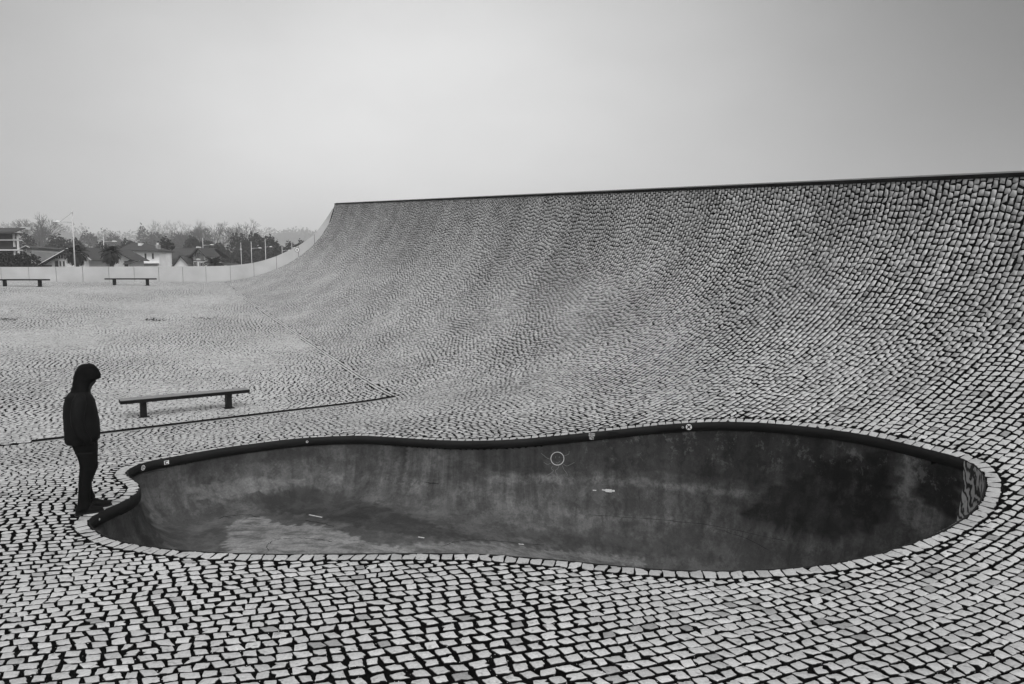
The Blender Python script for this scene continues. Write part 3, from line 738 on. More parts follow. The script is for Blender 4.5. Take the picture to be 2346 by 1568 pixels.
# mural on the deep end wall
def nearest_rim(px, py):
    P = rim; pxs, pys, _ = project(np.c_[P, Zw(P[:, 0], P[:, 1])]); return int(np.hypot(pxs - px, pys - py).argmin())
k0 = nearest_rim(2205, 1051); k1 = nearest_rim(2150, 1225)
ks = [(k1 + i) % len(rim) for i in range(((k0 - k1) % len(rim)) + 1)]
if len(ks) > len(rim) / 2: ks = [(k0 + i) % len(rim) for i in range(((k1 - k0) % len(rim)) + 1)]
ks = ks[::2]
dl = [('b', .002), ('b', -.07), ('b', -.142), .016, .03, .05, .08, .12, .17, .23, .3, .38, .47]
rows = []
for k in ks:
    col = []
    for d_ in dl:
        if isinstance(d_, tuple): p = rim[k] - rim_n[k] * .031; z = tz(*p) + d_[1]
        else:
            p = rim[k] - rim_n[k] * (d_ + .006); z = float(bowl_z(np.array([p[0]]), np.array([p[1]]), np.array([d_ + .0]))[0]) + .004
        col.append((p[0], p[1], z))
    rows.append(col)
n = len(dl); m = MB(); m.add([p for c in rows for p in c], [(i * n + j, (i + 1) * n + j, (i + 1) * n + j + 1, i * n + j + 1) for i in range(len(rows) - 1) for j in range(n - 1)])
def mural_mat():
    mm = bpy.data.materials.new('mural_paint'); mm.use_nodes = True; t = mm.node_tree; b = t.nodes['Principled BSDF']; b.inputs['Roughness'].default_value = .6
    tcn = t.nodes.new('ShaderNodeTexCoord'); mp = t.nodes.new('ShaderNodeMapping'); mp.inputs['Scale'].default_value = (1.6, 1.6, .8); mp.inputs['Rotation'].default_value = (0, .5, .3)
    t.links.new(tcn.outputs['Object'], mp.inputs[0])
    wv = t.nodes.new('ShaderNodeTexWave'); wv.wave_type = 'BANDS'; wv.inputs['Scale'].default_value = 4.0; wv.inputs['Distortion'].default_value = 14; wv.inputs['Detail'].default_value = 3; wv.inputs['Detail Scale'].default_value = 1.1
    t.links.new(mp.outputs[0], wv.inputs['Vector'])
    r = t.nodes.new('ShaderNodeValToRGB'); t.links.new(wv.outputs['Fac'], r.inputs[0])
    e = r.color_ramp.elements; e[0].position = .25; e[0].color = (.006,) * 3 + (1,); e[1].position = .48; e[1].color = (.20,) * 3 + (1,)
    e2 = e.new(.8); e2.color = (.34, .34, .34, 1)
    t.links.new(r.outputs[0], b.inputs['Base Color']); return mm
pchild(m.build('mural', mural_mat(), None, True))
# stickers and paint on the band
def band_disc(px, py, r, name, matr, extra=None, dz=-.10, n=20, sx=1.0, prot=.0315):
    k = nearest_rim(px, py); P = rim[k] - rim_n[k] * prot; nn3 = Vector((-rim_n[k][0], -rim_n[k][1], 0)); t3 = Vector((rim_t[k][0], rim_t[k][1], 0))
    if t3.x < 0: t3 = -t3
    c = Vector((P[0], P[1], tz(*rim[k]) + dz)); up = Vector((0, 0, 1))
    return c, t3, up, nn3
def disc_mb(c, t3, up, n3, r, sx=1, n=20, r_in=0, off=0.0):
    m = MB()
    if r_in:
        a = [c + n3 * off + (t3 * math.cos(2 * math.pi * k / n) * sx + up * math.sin(2 * math.pi * k / n)) * r for k in range(n)]
        b = [c + n3 * off + (t3 * math.cos(2 * math.pi * k / n) * sx + up * math.sin(2 * math.pi * k / n)) * r_in for k in range(n)]
        m.add(a + b, [(k, (k + 1) % n, n + (k + 1) % n, n + k) for k in range(n)])
    else: m.add([c + n3 * off + (t3 * math.cos(2 * math.pi * k / n) * sx + up * math.sin(2 * math.pi * k / n)) * r for k in range(n)], [tuple(range(n))])
    return m
def strokes(c, t3, up, n3, segs, w, off=.002):
    m = MB()
    for (x0, y0, x1, y1) in segs:
        a = c + t3 * x0 + up * y0 + n3 * off; b = c + t3 * x1 + up * y1 + n3 * off; d_ = (b - a).normalized(); s = d_.cross(n3).normalized() * w / 2
        m.add([a + s, b + s, b - s, a - s], [(0, 1, 2, 3)])
    return m
c, t3, up, n3 = band_disc(1579, 967, 0, '', None, dz=-.068)
st = pchild(disc_mb(c, t3, up, n3, .050, off=.001).build('sticker', M_sticker))
x = strokes(c, t3, up, n3, [(-.028, -.028, .028, .028), (-.028, .028, .028, -.028)], .020, .003).build('cross_mark', M_black); x.parent = st; 
c, t3, up, n3 = band_disc(1562, 968, 0, '', None, dz=-.068); pchild(disc_mb(c, t3, up, n3, .018, r_in=.010, off=.002).build('sticker', M_chalk))
c, t3, up, n3 = band_disc(1540, 971, 0, '', None, dz=-.068)
pchild(strokes(c, t3, up, n3, [(-.04, -.035, -.04, .035), (-.04, .035, -.005, -.035), (-.005, -.035, -.005, .035), (.015, -.035, .015, .035), (.015, .035, .045, .035), (.015, 0, .04, 0), (.015, -.035, .045, -.035), (-.06, -.05, .0, -.05)], .007).build('painted_letters', M_black))
c, t3, up, n3 = band_disc(1352, 991, 0, '', None, dz=-.068)
rag = mat('torn_sticker', .30, .7, .2, .9, 60); pchild(strokes(c, t3, up, n3, [(-.05, .045, .06, .045), (-.05, .015, .06, .015), (-.04, -.015, .04, -.015), (-.02, -.045, .035, -.045), (-.03, -.05, .02, .05)], .026).build('torn_sticker', rag))
c, t3, up, n3 = band_disc(1400, 986, 0, '', None, dz=-.068)
pchild(strokes(c, t3, up, n3, [(-.10, -.02, .02, -.01), (-.06, .02, .10, .03), (-.08, 0, .08, .01), (-.02, -.03, .06, -.005)], .035).build('spray_patch', M_black))
c, t3, up, n3 = band_disc(701, 1004, 0, '', None, dz=-.068); pchild(disc_mb(c, t3, up, n3, .020, r_in=.013, off=.002).build('sticker', M_sticker))
c, t3, up, n3 = band_disc(382, 1049, 0, '', None, dz=-.068)
st = pchild(strokes(c, t3, up, n3, [(-.035, 0, .035, 0)], .062, .002).build('sticker', M_sticker))
x = strokes(c, t3, up, n3, [(-.02, -.02, -.02, .025), (-.02, -.02, .02, -.02), (-.02, .01, .015, .02)], .012, .004).build('printed_mark', M_black); x.parent = st
c, t3, up, n3 = band_disc(324, 1062, 0, '', None, dz=-.068)
st = pchild(disc_mb(c, t3, up, n3, .040, r_in=.031, off=.002).build('sticker', M_sticker))
x = strokes(c, t3, up, n3, [(-.02, .012, .02, .012), (-.02, -.012, .02, -.012)], .010, .002).build('printed_mark', M_sticker); x.parent = st
c, t3, up, n3 = band_disc(222, 1178, 0, '', None, dz=-.068); pchild(disc_mb(c, t3, up, n3, .014, off=.002).build('sticker', M_chalk))

# ------------------------------------------------------------------ crest edging and the back of the ramp
crest = empty('ramp_edging', (C0[0], C0[1], float(crest_z(0))), 0, 'thin dark metal edging along the top crest of the cobbled ramp', 'metal edging')
ci = Matrix.Translation((-C0[0], -C0[1], -float(crest_z(0))))
us = np.linspace(-CL, 30, 50)
def crest_strip(name, matr, prof_):
    m = MB(); rings = []
    for u in us:
        z = float(crest_z(u)); wob = .02 * math.sin(u * .5) 
        x, y = uv_xy(u, 0.0); rings.append([Vector((x + cn_[0] * a, y + cn_[1] * a, z + b)) for a, b in prof_])
    m.loft(rings); o = m.build(name, matr); o.parent = crest; o.matrix_parent_inverse = ci; return o
crest_strip('edge_strip', M_metal, [(.03, -.06), (.03, .02), (-.06, .02), (-.06, -.06)])
crest_strip('cap_rail', M_ledge, [(-.07, .03), (-.07, .06), (-.14, .06), (-.14, .03)])
m = MB(); rings = []                        # concrete back of the ramp, leaning against the crest
for u in us:
    z = float(crest_z(u)); x, y = uv_xy(u, 0.0)
    rings.append([Vector((x - cn_[0] * a, y - cn_[1] * a, zz)) for a, zz in ((.065, z - .01), (2.5, z - 1.0), (9.0, -2.0), (.12, -2.0))])
m.loft(rings); o = m.build('ramp_back', mat('ramp_back_concrete', .25, .8, .2, .2, 1), None); tag(o, kind='structure')

# ------------------------------------------------------------------ white parapet along the far edge
zz2 = lambda x, y: (343.7 + x * .1953, 429.6 + y * .1953)
bot = [(0.5, 648.3), (64, 648.3), (126.8, 647.6), (188, 647.4), (247.8, 647), (305.9, 646.3), (362.3, 645.6), (417.5, 644.7), (470.6, 643.9), (526.7, 641.6), (560, 638.2), (581, 635), (607, 628.5), (633, 620), (660, 608), (685, 593), (704, 579), (722, 565), (744, 543), (758, 517), (764.7, 494), (766.6, 472)]
top = [(0.5, 612), (64, 612), (126.8, 611.6), (188, 611.4), (247.8, 611.2), (305.9, 611), (362.3, 610.8), (417.5, 610.7), (470.6, 610.5), (526.7, 609), (560, 605.5), (581, 602.5), (607, 596), (633.3, 587.5), (660, 575.5), (684.5, 563.3), (704, 551), (722, 538), (737, 519), (752, 498), (766.0, 477)]
joints = [0.5, 64, 126.8, 188, 247.8, 305.9, 362.3, 417.5, 470.6, 526.7, 581, 633.3, 684.5, 722, 766.3]
def tt_(px): 
    p = at_line(px, 600, EDGE_P, EDGE_D); return (p[:2] - EDGE_P) @ EDGE_D
bt = [(tt_(a), at_line(a, b, EDGE_P, EDGE_D)[2]) for a, b in bot]; tp = [(tt_(a), at_line(a, b, EDGE_P, EDGE_D)[2]) for a, b in top]
jt = [tt_(a) for a in joints]
step = jt[1] - jt[0]; jt = [jt[0] - step * k for k in range(14, 0, -1)] + jt
bt = [(jt[0] - 1, bt[0][1])] + bt; tp = [(jt[0] - 1, tp[0][1])] + tp
def zbot(t):
    p = EDGE_P + EDGE_D * t
    return float(np.interp(t, [q[0] for q in bt], [q[1] for q in bt]))
def ztop(t): return float(np.interp(t, [q[0] for q in tp], [q[1] for q in tp]))
par = empty('parapet_wall', (EDGE_P[0], EDGE_P[1], ZE), 0, 'long white panelled parapet sweeping up the end of the cobbled ramp', 'parapet wall')
pinv = Matrix.Translation((-EDGE_P[0], -EDGE_P[1], -ZE))
for i in range(len(jt) - 1):
    a, b = jt[i] + .012, jt[i + 1] - .012
    ts = np.linspace(a, b, 9 if i > 20 else 3); n3 = np.array([edn[0], edn[1]])
    V = []; 
    for t_ in ts:
        p = EDGE_P + EDGE_D * t_; q = p + n3 * .07; lo, hi = zbot(t_) - .25, max(ztop(t_), zbot(t_) + .02)
        V.append([(p[0], p[1], lo), (p[0], p[1], hi), (q[0], q[1], hi), (q[0], q[1], lo)])
    m = MB(); m.loft([[Vector(v) for v in r] for r in V]); o = m.build('panel', M_white); o.parent = par; o.matrix_parent_inverse = pinv
m = MB()                                     # dark backing that shows in the open joints, and the slab edge under the paving
V = []
for t_ in np.r_[np.linspace(jt[0], jt[14], 3), np.linspace(jt[15], jt[-1] - .05, 70)]:
    p = EDGE_P + EDGE_D * t_ + edn * .05; q = p + edn * .015; lo, hi = zbot(t_) - .6, max(ztop(t_) - .02, zbot(t_) - .1)
    V.append([Vector((p[0], p[1], lo)), Vector((p[0], p[1], hi)), Vector((q[0], q[1], hi)), Vector((q[0], q[1], lo))])
m.loft(V); o = m.build('joint_backing', M_joint); o.parent = par; o.matrix_parent_inverse = pinv
p = at_line(681, 572.8, EDGE_P, EDGE_D); n3 = Vector((-edn[0], -edn[1], 0)); t3 = Vector((EDGE_D[0], EDGE_D[1], 0)); up = Vector((0, 0, 1)); c = Vector(p) + n3 * .004
st = disc_mb(c, t3, up, n3, .18).build('round_sticker', M_black); st.parent = par; st.matrix_parent_inverse = pinv
m = disc_mb(c, t3, up, n3, .15, off=.003); st2 = m.build('sticker_face', M_sticker); st2.parent = st
m = strokes(c, t3, up, n3, [(-.06, -.06, .06, .07), (-.07, .03, 0, .06), (0, -.07, .07, -.02)], .035, .006); st3 = m.build('printed_mark', M_black); st3.parent = st

# ------------------------------------------------------------------ slot drain in the valley
dr = empty('slot_drain', (SL0[0], SL0[1], tz(*SL0)), 0, 'straight dark slot drain crossing the cobbles in front of the near bench', 'drain')
dinv = Matrix.Translation((-SL0[0], -SL0[1], -tz(*SL0)))
SLL = np.linalg.norm(SL1 - SL0)
def strip(name, matr, o0, o1, h0, h1, s0=0, s1=None):
    s1 = SLL if s1 is None else s1; V = []
    for s in np.linspace(s0, s1, 12):
        p = SL0 + sdv * s; z = tz(*p); a = p + snv * o0; b = p + snv * o1
        V.append([Vector((a[0], a[1], z + h0)), Vector((a[0], a[1], z + h1)), Vector((b[0], b[1], z + h1)), Vector((b[0], b[1], z + h0))])
    m = MB(); m.loft(V); o = m.build(name, matr); o.parent = dr; o.matrix_parent_inverse = dinv; return o
strip('channel', M_black, -.05, .035, -.2, .008); strip('lip', M_metal, .036, .05, -.1, .035); strip('lip', M_ledge, -.066, -.051, -.1, .008)

# ------------------------------------------------------------------ benches
def make_bench(Lb_, legs, wid, h, label):
    root = empty('bench', (0, 0, 0), 0, label, 'bench', 'long backless benches on the plaza')
    m = MB(); m.box(-Lb_ / 2, Lb_ / 2, -wid / 2 + .004, wid / 2 - .004, h - .012, h); s = m.build('seat', M_bench, root, bevel=.004)
    m = MB(); m.box(-Lb_ / 2 - .004, Lb_ / 2 + .004, -wid / 2, wid / 2, h - .085, h - .0122); m.build('seat_frame', M_metal, root, bevel=.004)
    for x in legs:
        m = MB(); m.box(x - .06, x + .06, -.10, .10, -.3, h - .0854); l = m.build('leg', M_benchleg, root, bevel=.004)
        m = MB(); m.box(x - .11, x + .11, -.15, .15, -.02, .012); b = m.build('foot_plate', M_benchleg); b.parent = l
    return root
lf = hit(331, 957); rf = hit(527, 937)
dv = (rf - lf)[:2]; leg = np.linalg.norm(dv); print('bench leg gap', leg)
far = [(hit(257.5, 654.6), hit(338.8, 654.0)), (hit(4, 657.5), hit(93.5, 656.8))]
for a_, b_ in far: print('far bench gap', np.linalg.norm((b_ - a_)[:2]), a_, b_)
gap = float(leg)
ux = dv / leg
b0 = make_bench(gap * 1.50, (-gap * .5 + .0, gap * .5), .36, .43, 'nearest bench, grey top seen from above, behind the man by the slot drain')
def set_bench(o, a_, b_, kx=0.0):
    d_ = (b_ - a_)[:2]; an = math.atan2(d_[1], d_[0]); c = (a_ + b_) / 2; o.location = (c[0], c[1], c[2]); o.rotation_euler = (0, 0, an)
nb = np.array([-ux[1], ux[0]]) * .13
set_bench(b0, lf + np.r_[nb, 0], rf + np.r_[nb, 0])
b1 = copy_tree(b0); b1['label'] = 'distant bench in front of the white parapet, right one of the two far benches'
b2 = copy_tree(b0); b2['label'] = 'distant bench at the left edge of the picture, before the white parapet'
for b_, (p, q) in zip((b1, b2), far):
    c = (p + q) / 2; d_ = (q - p)[:2] * 1.0; an = math.atan2(d_[1], d_[0]); s = np.linalg.norm(d_) / gap
    b_.location = (c[0], c[1] + .1, tz(c[0], c[1])); b_.rotation_euler = (0, 0, EDGE_D[1] * .4); b_.scale = (s, 1.1, 1.1)

# ------------------------------------------------------------------ wet leaf litter
for px, py, lab in ((6, 733.5, 'small dark heap of wet leaves on the plaza at the left edge'), (358, 735, 'small dark heap of wet leaves on the open plaza beyond the near bench'), (473, 730.5, 'faint scatter of wet leaves on the plaza left of the sett crease')):
    c = hit(px, py); m = MB(); small = 473 == px
    for k in range(30 if small else 70):
        x, y = rng.normal(0, .30), rng.normal(0, .13); z = tz(c[0] + x, c[1] + y) - c[2] + abs(rng.normal(0, .012 if small else .035)) + .01; a = rng.uniform(0, 6.28); r = rng.uniform(.03, .07)
        M = Matrix.Translation((x, y, z)) @ Matrix.Rotation(a, 4, 'Z') @ Matrix.Rotation(rng.normal(0, .5), 4, 'X')
        m.add([tuple(M @ Vector(v)) for v in ((-r, 0, 0), (-r * .3, -r * .45, .008), (r, 0, .01), (-r * .2, r * .45, .006))], [(0, 1, 2, 3)])
    o = m.build('leaf_litter', M_debris); o.location = tuple(c); tag(o, lab, 'leaves')

# ------------------------------------------------------------------ ground outside the plaza, town ground, hills
TG = 0.9                                     # level of the town beyond the parapet
m = MB(); E0 = EDGE_P - EDGE_D * 300 + edn * .3; E1 = EDGE_P + EDGE_D * 300 + edn * .3; fr = edn * 1800
m.add([(E0[0], E0[1], TG), (E1[0], E1[1], TG), (E1[0] + EDGE_D[0] * 1500 + fr[0], E1[1] + EDGE_D[1] * 1500 + fr[1], TG), (E0[0] - EDGE_D[0] * 1500 + fr[0], E0[1] - EDGE_D[1] * 1500 + fr[1], TG),
       (E0[0], E0[1], -2.6), (E1[0], E1[1], -2.6)], [(0, 1, 2, 3), (4, 5, 1, 0)])
tag(m.build('terrain', M_ground), kind='structure')
m = MB(); m.add([(-1500, -1500, -2.6), (1500, -1500, -2.6), (1500, 1800, -2.6), (-1500, 1800, -2.6)], [(0, 1, 2, 3)])
tag(m.build('ground', M_ground), kind='structure')

def leaf_cloud(name, blobs, n, size, matr, parent=None, flat=.7):
    """many small leaf sprays scattered through overlapping uneven lobes"""
    bl = np.array(blobs, float)              # x y z rx ry rz
    wts = bl[:, 3] * bl[:, 5]; wts /= wts.sum()
    pick = rng.choice(len(bl), n, p=wts); B = bl[pick]
    d = rng.normal(0, 1, (n, 3)); d /= np.linalg.norm(d, axis=1)[:, None]
    r = rng.uniform(.35, 1.0, n) ** .5
    lump = 1 + .10 * np.sin(d[:, 0] * 5 + B[:, 0] * 3) * np.sin(d[:, 2] * 6 + B[:, 1])+ .06 * np.sin(d[:, 1] * 11 + d[:, 2] * 9)
    P = B[:, :3] + d * B[:, 3:] * (r * lump)[:, None]
    a = rng.normal(0, 1, (n, 3)); a /= np.linalg.norm(a, axis=1)[:, None]; b = np.cross(a, rng.normal(0, 1, (n, 3))); b /= np.linalg.norm(b, axis=1)[:, None]
    s = size * rng.uniform(.5, 1.4, n)[:, None]
    V = np.stack([P - a * s, P - b * s * flat * .8, P + a * s * .9, P + b * s * flat], 1).reshape(-1, 3)
    me = np_mesh(name, V, np.arange(4 * n), np.full(n, 4)); return link(name, me, matr, parent)
def trunk_mb(h, r, lean=0.0, limbs=4, spread=2.0, top=.65):
    m = MB(); pts = [(lean * t * h * .1 + .05 * math.sin(t * 5), 0, h * t * top) for t in np.linspace(0, 1, 5)]
    m.tube(pts, [r * (1 - .5 * t) for t in np.linspace(0, 1, 5)], 7)
    for k in range(limbs):
        a = 2 * math.pi * k / limbs + random.random(); z0 = h * top * random.uniform(.5, .95)
        m.tube([(0, 0, z0), (math.cos(a) * spread * .5, math.sin(a) * spread * .5, z0 + h * .12), (math.cos(a) * spread, math.sin(a) * spread, z0 + h * .28)], [r * .45, r * .3, r * .1], 5)
    return m
def bare_mb(h, r, depth=5, ang=.42, seed=1, fork=3, k=.74):
    rr = random.Random(seed); m = MB()
    def grow(p, d, L, rad, dep):
        q = p + d * L; m.tube([p, p + d * L * .5 + Vector((rr.gauss(0, .03), rr.gauss(0, .03), 0)) * L, q], [rad, rad * .85, rad * .66], 4 if dep < 4 else 6, False)
        if dep == 0: return
        for _ in range(fork):
            nd = (d + Vector((rr.gauss(0, ang), rr.gauss(0, ang), rr.gauss(.10, ang * .6)))).normalized()
            grow(q, nd, L * rr.uniform(k - .12, k + .10), rad * .62, dep - 1)
    grow(Vector((0, 0, 0)), Vector((0, 0, 1)), h * .27, r, depth); return m
def world_at(px, Y): return at_Y(px, 637, Y)[0]
def top_z(py, Y): return at_Y(1173, py, Y)[2]
def tree(px, py, Y, wpx, label, matr=None, group=None, n=1500, kind='leafy', squash=1.0, leaf=None):
    x = world_at(px, Y); zt = top_z(py, Y); h = zt - TG; w_ = wpx / F * Y / 2
    t = empty('tree', (x, Y, TG), 0, label, 'tree', group)
    trunk_mb(h, .018 * h + .06, random.uniform(-.4, .4), 4, w_ * .5).build('trunk', M_bark, t)
    blobs = []
    nb = random.randint(6, 9)
    for k in range(nb):
        a = random.uniform(0, 6.28); rr_ = random.uniform(.15, .62) * w_; zc = h * random.uniform(.40, .80)
        s = w_ * random.uniform(.32, .52); blobs.append((math.cos(a) * rr_, math.sin(a) * rr_, zc, s, s, min(s, h * .24) * squash))
    blobs.append((0, 0, h * .62, w_ * .75, w_ * .75, h * .33)); blobs.append((w_ * .1, 0, h * .28, w_ * .8, w_ * .8, h * .25))
    leaf_cloud('crown', blobs, n, leaf or (.0016 * Y), matr or M_leaf, t)
    return t
# tree belt behind the houses, right to left: (x, top y, distance, width, label, tone, group)
T = [
 (20, 545, 150, 70, 'dark tree directly behind the balcony house at the left edge', 0),
 (66, 528, 158, 60, 'dark rounded tree right of the balcony house roof', 0),
 (104, 509, 175, 60, 'mid grey clump of tree below the tall bare crown at the left', 1),
 (140, 531, 150, 64, 'broad dark tree just left of the tallest lamp', 0),
 (178, 540, 146, 56, 'dark tree directly behind the tallest lamp', 0),
 (208, 524, 176, 62, 'paler rounded tree right of the tallest lamp', 1),
 (240, 546, 148, 50, 'low dark tree behind the second lamp from the left', 0),
 (268, 531, 180, 60, 'paler rounded tree above the palm by the second lamp', 1),
 (300, 541, 150, 56, 'dark tree behind the hipped roof of the white house', 0),
 (352, 527, 178, 40, 'mid grey tree between the pointed tree and the dark bushy tree', 1),
 (340, 552, 146, 44, 'low dark tree behind the white house chimneys', 0),
 (368, 526, 172, 56, 'paler rounded tree rising behind the very dark bushy tree', 1),
 (415, 526, 168, 74, 'rounded grey tree left of the group of bare crowns', 1),
 (446, 536, 162, 60, 'dark tree directly above the chimney of the timbered house', 0),
 (480, 545, 156, 62, 'dark tree behind the gable of the timbered house', 0),
 (508, 552, 146, 54, 'low dark tree behind the third palm', 0),
 (552, 527, 160, 70, 'dark tree below the solitary bare crown', 0),
 (590, 525, 158, 64, 'largest dark tree, above the cluster of lamps', 0),
 (622, 533, 156, 56, 'dark tree right of the cluster of lamps', 0),
 (572, 566, 140, 80, 'low dark thicket tree behind the fourth lamp', 0),
 (640, 556, 150, 50, 'low dark tree above the bend of the parapet', 0),
 (668, 546, 158, 46, 'small dark tree touching the rising parapet', 0),
 (694, 543, 162, 40, 'rightmost dark tree beside the rising parapet', 0)]
for (x, y, Y, w_, lab, k) in T: tree(x, y, Y * (1.9 if k else 1.05), w_, lab, (M_leaf, M_leaf2)[k], 'trees beyond the houses', n=int(3600 * (w_ / 60) * (1.3 if k == 0 else 1)))
# undergrowth that closes the belt
bl = [(world_at(px, 165), 165 + random.uniform(-4, 8), TG + 3.2, 6, 5, random.uniform(4.0, 6.2)) for px in range(-800, 735, 22)]
tag(leaf_cloud('undergrowth', bl, 16000, .45, M_leaf), kind='stuff')
# pointed and very dark trees
t = tree(332, 507, 380, 36, 'pale pointed tree rising above the tree belt behind the white house', M_leaf2, None, 1100, squash=1.4)
t = tree(384, 537, 118, 54, 'very dark bushy tree between the white house and the timbered house', mat('dark_conifer', .010, .9, .05, .5, .5), None, 3400)
t = tree(252, 515, 620, 64, 'pale flat-topped pine seen far off through the haze', M_leaf2, None, 1100, squash=.5, leaf=.9)
def bare(px, py, Y, lab, seed, r=.3, ang=.42, group='leafless trees above the belt', depth=6, fork=3):
    h = top_z(py, Y) - TG; t = empty('bare_tree', (world_at(px, Y), Y, TG), random.uniform(0, 3), lab, 'tree', group)
    mb = bare_mb(1.0, r / h, depth, ang, seed, fork); mz = max(v[2] for v in mb.v); k = h / mz
    mb.v = [(a * k, b * k, c * k) for a, b, c in mb.v]; mb.build('branches', M_bark, t); return t
bare(98, 485, 250, 'tall leafless tree rising above the belt beside the balcony house', 3, .45)
bare(378, 503, 420, 'faint leafless tree left of the chimney of the timbered house', 5, .5)
bare(400, 499, 420, 'faint slender leafless tree, right one of the pale pair above the very dark tree', 6, .5)
bare(460, 508, 290, 'leafless tree, left one of the group above the timbered house', 8, .5)
bare(484, 503, 290, 'leafless tree, tallest of the group above the timbered house', 9, .5)
bare(506, 512, 290, 'leafless tree, right one of the group above the timbered house', 10, .45)
bare(554, 501, 280, 'solitary leafless tree above the lamps', 12, .45)
# wooded hills far off
def hill(pts, Y, n, size, depth=120):
    xs = np.array([p[0] for p in pts]); ys = np.array([p[1] for p in pts]); m = MB(); bl = []
    pxs = np.linspace(xs[0], xs[-1], 60); rings = []
    for px in pxs:
        X = world_at(px, Y); zt = top_z(float(np.interp(px, xs, ys)), Y); rings.append([Vector((X, Y + depth * a, TG - 1 + (zt - TG - 14) * b)) for a, b in ((0, 0), (.06, .5), (.22, .88), (.42, 1), (.7, .8), (1, 0))])
        for _ in range(3): bl.append((X + random.gauss(0, 14), Y + depth * random.uniform(.1, .42), zt - random.uniform(14, 26), 24, 24, random.uniform(12, 20)))
    m.loft(rings); tag(m.build('hills', M_hill), kind='structure')
    tag(leaf_cloud('far_wood', bl, n * 3, size * .42, M_hill), kind='stuff')
hill([(-1000, 512), (-600, 500), (-260, 505), (-60, 500), (0, 498), (30, 496), (52, 499), (66, 512), (90, 522), (130, 519), (160, 515), (175, 520), (220, 524), (330, 523), (430, 530), (520, 535)], 1050, 9000, 5.0, 300)
hill([(470, 545), (560, 538), (600, 528), (622, 521), (650, 517), (690, 520), (712, 517), (730, 519), (800, 528), (950, 540)], 1350, 7000, 6.0, 300)

# ------------------------------------------------------------------ street lamps
def make_lamp(label):
    r = empty('street_lamp', (0, 0, 0), 0, label, 'street lamp', 'street lamps behind the parapet')
    m = MB(); m.tube([(0, 0, 0), (0, 0, 4.5), (0, 0, 9.1)], [.085, .07, .055], 8); m.build('pole', M_pole, r, True)
    m = MB(); m.tube([(0, 0, 7.78), (1.35, 0, 7.80)], [.035, .03], 6); m.tube([(0, 0, 7.66), (.75, 0, 7.79)], [.025, .02], 6); m.build('arm', M_pole, r)
    m = MB(); m.tube([(0, 0, 8.75), (1.25, 0, 7.84)], .010, 4); m.build('stay_wire', M_metal, r)
    m = MB(); rings = []
    for t in np.linspace(0, 1, 9):
        x = 1.25 + .78 * t; w_ = .21 * math.sin(math.pi * min(1, .12 + .86 * t)) ** .6
        rings.append([Vector((x, w_ * math.cos(a), 7.80 + (.14 if math.sin(a) > 0 else .035) * math.sin(a) * w_ / .21)) for a in np.linspace(0, 2 * math.pi, 10, endpoint=False)])
    m.loft(rings); m.build('lamp_head', M_lamp, r, True)
    m = MB(); m.box(-.07, .07, -.07, .07, 8.68, 8.80); m.build('collar', M_pole, r)
    return r
proto = None
LP = [(173.5, 480, 72, 180, 'tallest and nearest lamp post, its arm pointing left beside the first palm'),
      (241.8, 535, 111, 8, 'second lamp post from the left, standing by the second palm'),
      (468, 545, 123, 0, 'lamp post in front of the timbered gable, arm pointing right'),
      (554.5, 556, 139, 112, 'lamp post with a short arm to the left, first of the distant cluster'),
      (578.2, 553.5, 134, 2, 'lamp post with a long arm to the right in the middle of the cluster'),
      (610.3, 549.6, 130, 72, 'lamp post with a foreshortened arm, last of the cluster before the parapet rises'),
      (648.3, 560, 147, 0, 'short looking lamp post with its arm reaching right towards the rising parapet'),
      (670.8, 552, 133, 90, 'rightmost lamp post, only the pole top shows above the rising parapet')]
for px, py, Y, a, lab in LP:
    o = make_lamp(lab) if proto is None else copy_tree(proto); proto = proto or o
    o['label'] = lab; o.location = (world_at(px, Y), Y, top_z(py, Y) - 9.1); o.rotation_euler = (0, 0, R(a))

# ------------------------------------------------------------------ houses
def hx(px, Y): return world_at(px, Y)
def hz(py, Y): return top_z(py, Y)
class House:
    def __init__(s, px, Y, label, rz=0, cat='house'):
        s.Y = Y; s.x0 = hx(px, Y); s.t = empty('house', (s.x0, Y, TG), 0, label, cat, 'houses behind the parapet')
    def X(s, px): return hx(px, s.Y) - s.x0
    def Z(s, py): return hz(py, s.Y) - TG
    def box(s, name, a, b, lo, hi, y0, y1, matr, parent=None):
        m = MB(); m.box(s.X(a), s.X(b), y0, y1, (0 if lo is None else s.Z(lo)), s.Z(hi)); return m.build(name, matr, parent or s.t)
    def poly(s, name, pp, y0, y1, matr, parent=None):
        m = MB(); m.prism([(s.X(a), y0, s.Z(b)) for a, b in pp], (0, y1 - y0, 0)); return m.build(name, matr, parent or s.t)
    def window(s, a, b, lo, hi, y=-.03, shutter=False, parent=None):
        w_ = s.box('window', a, b, lo, hi, y - .03, y + .06, M_trim); 
        d = (b - a) * .16; s.box('pane', a + d, b - d, lo - 1.0 * .9, hi + .9, y - .045, y - .031, M_glass, w_); return w_
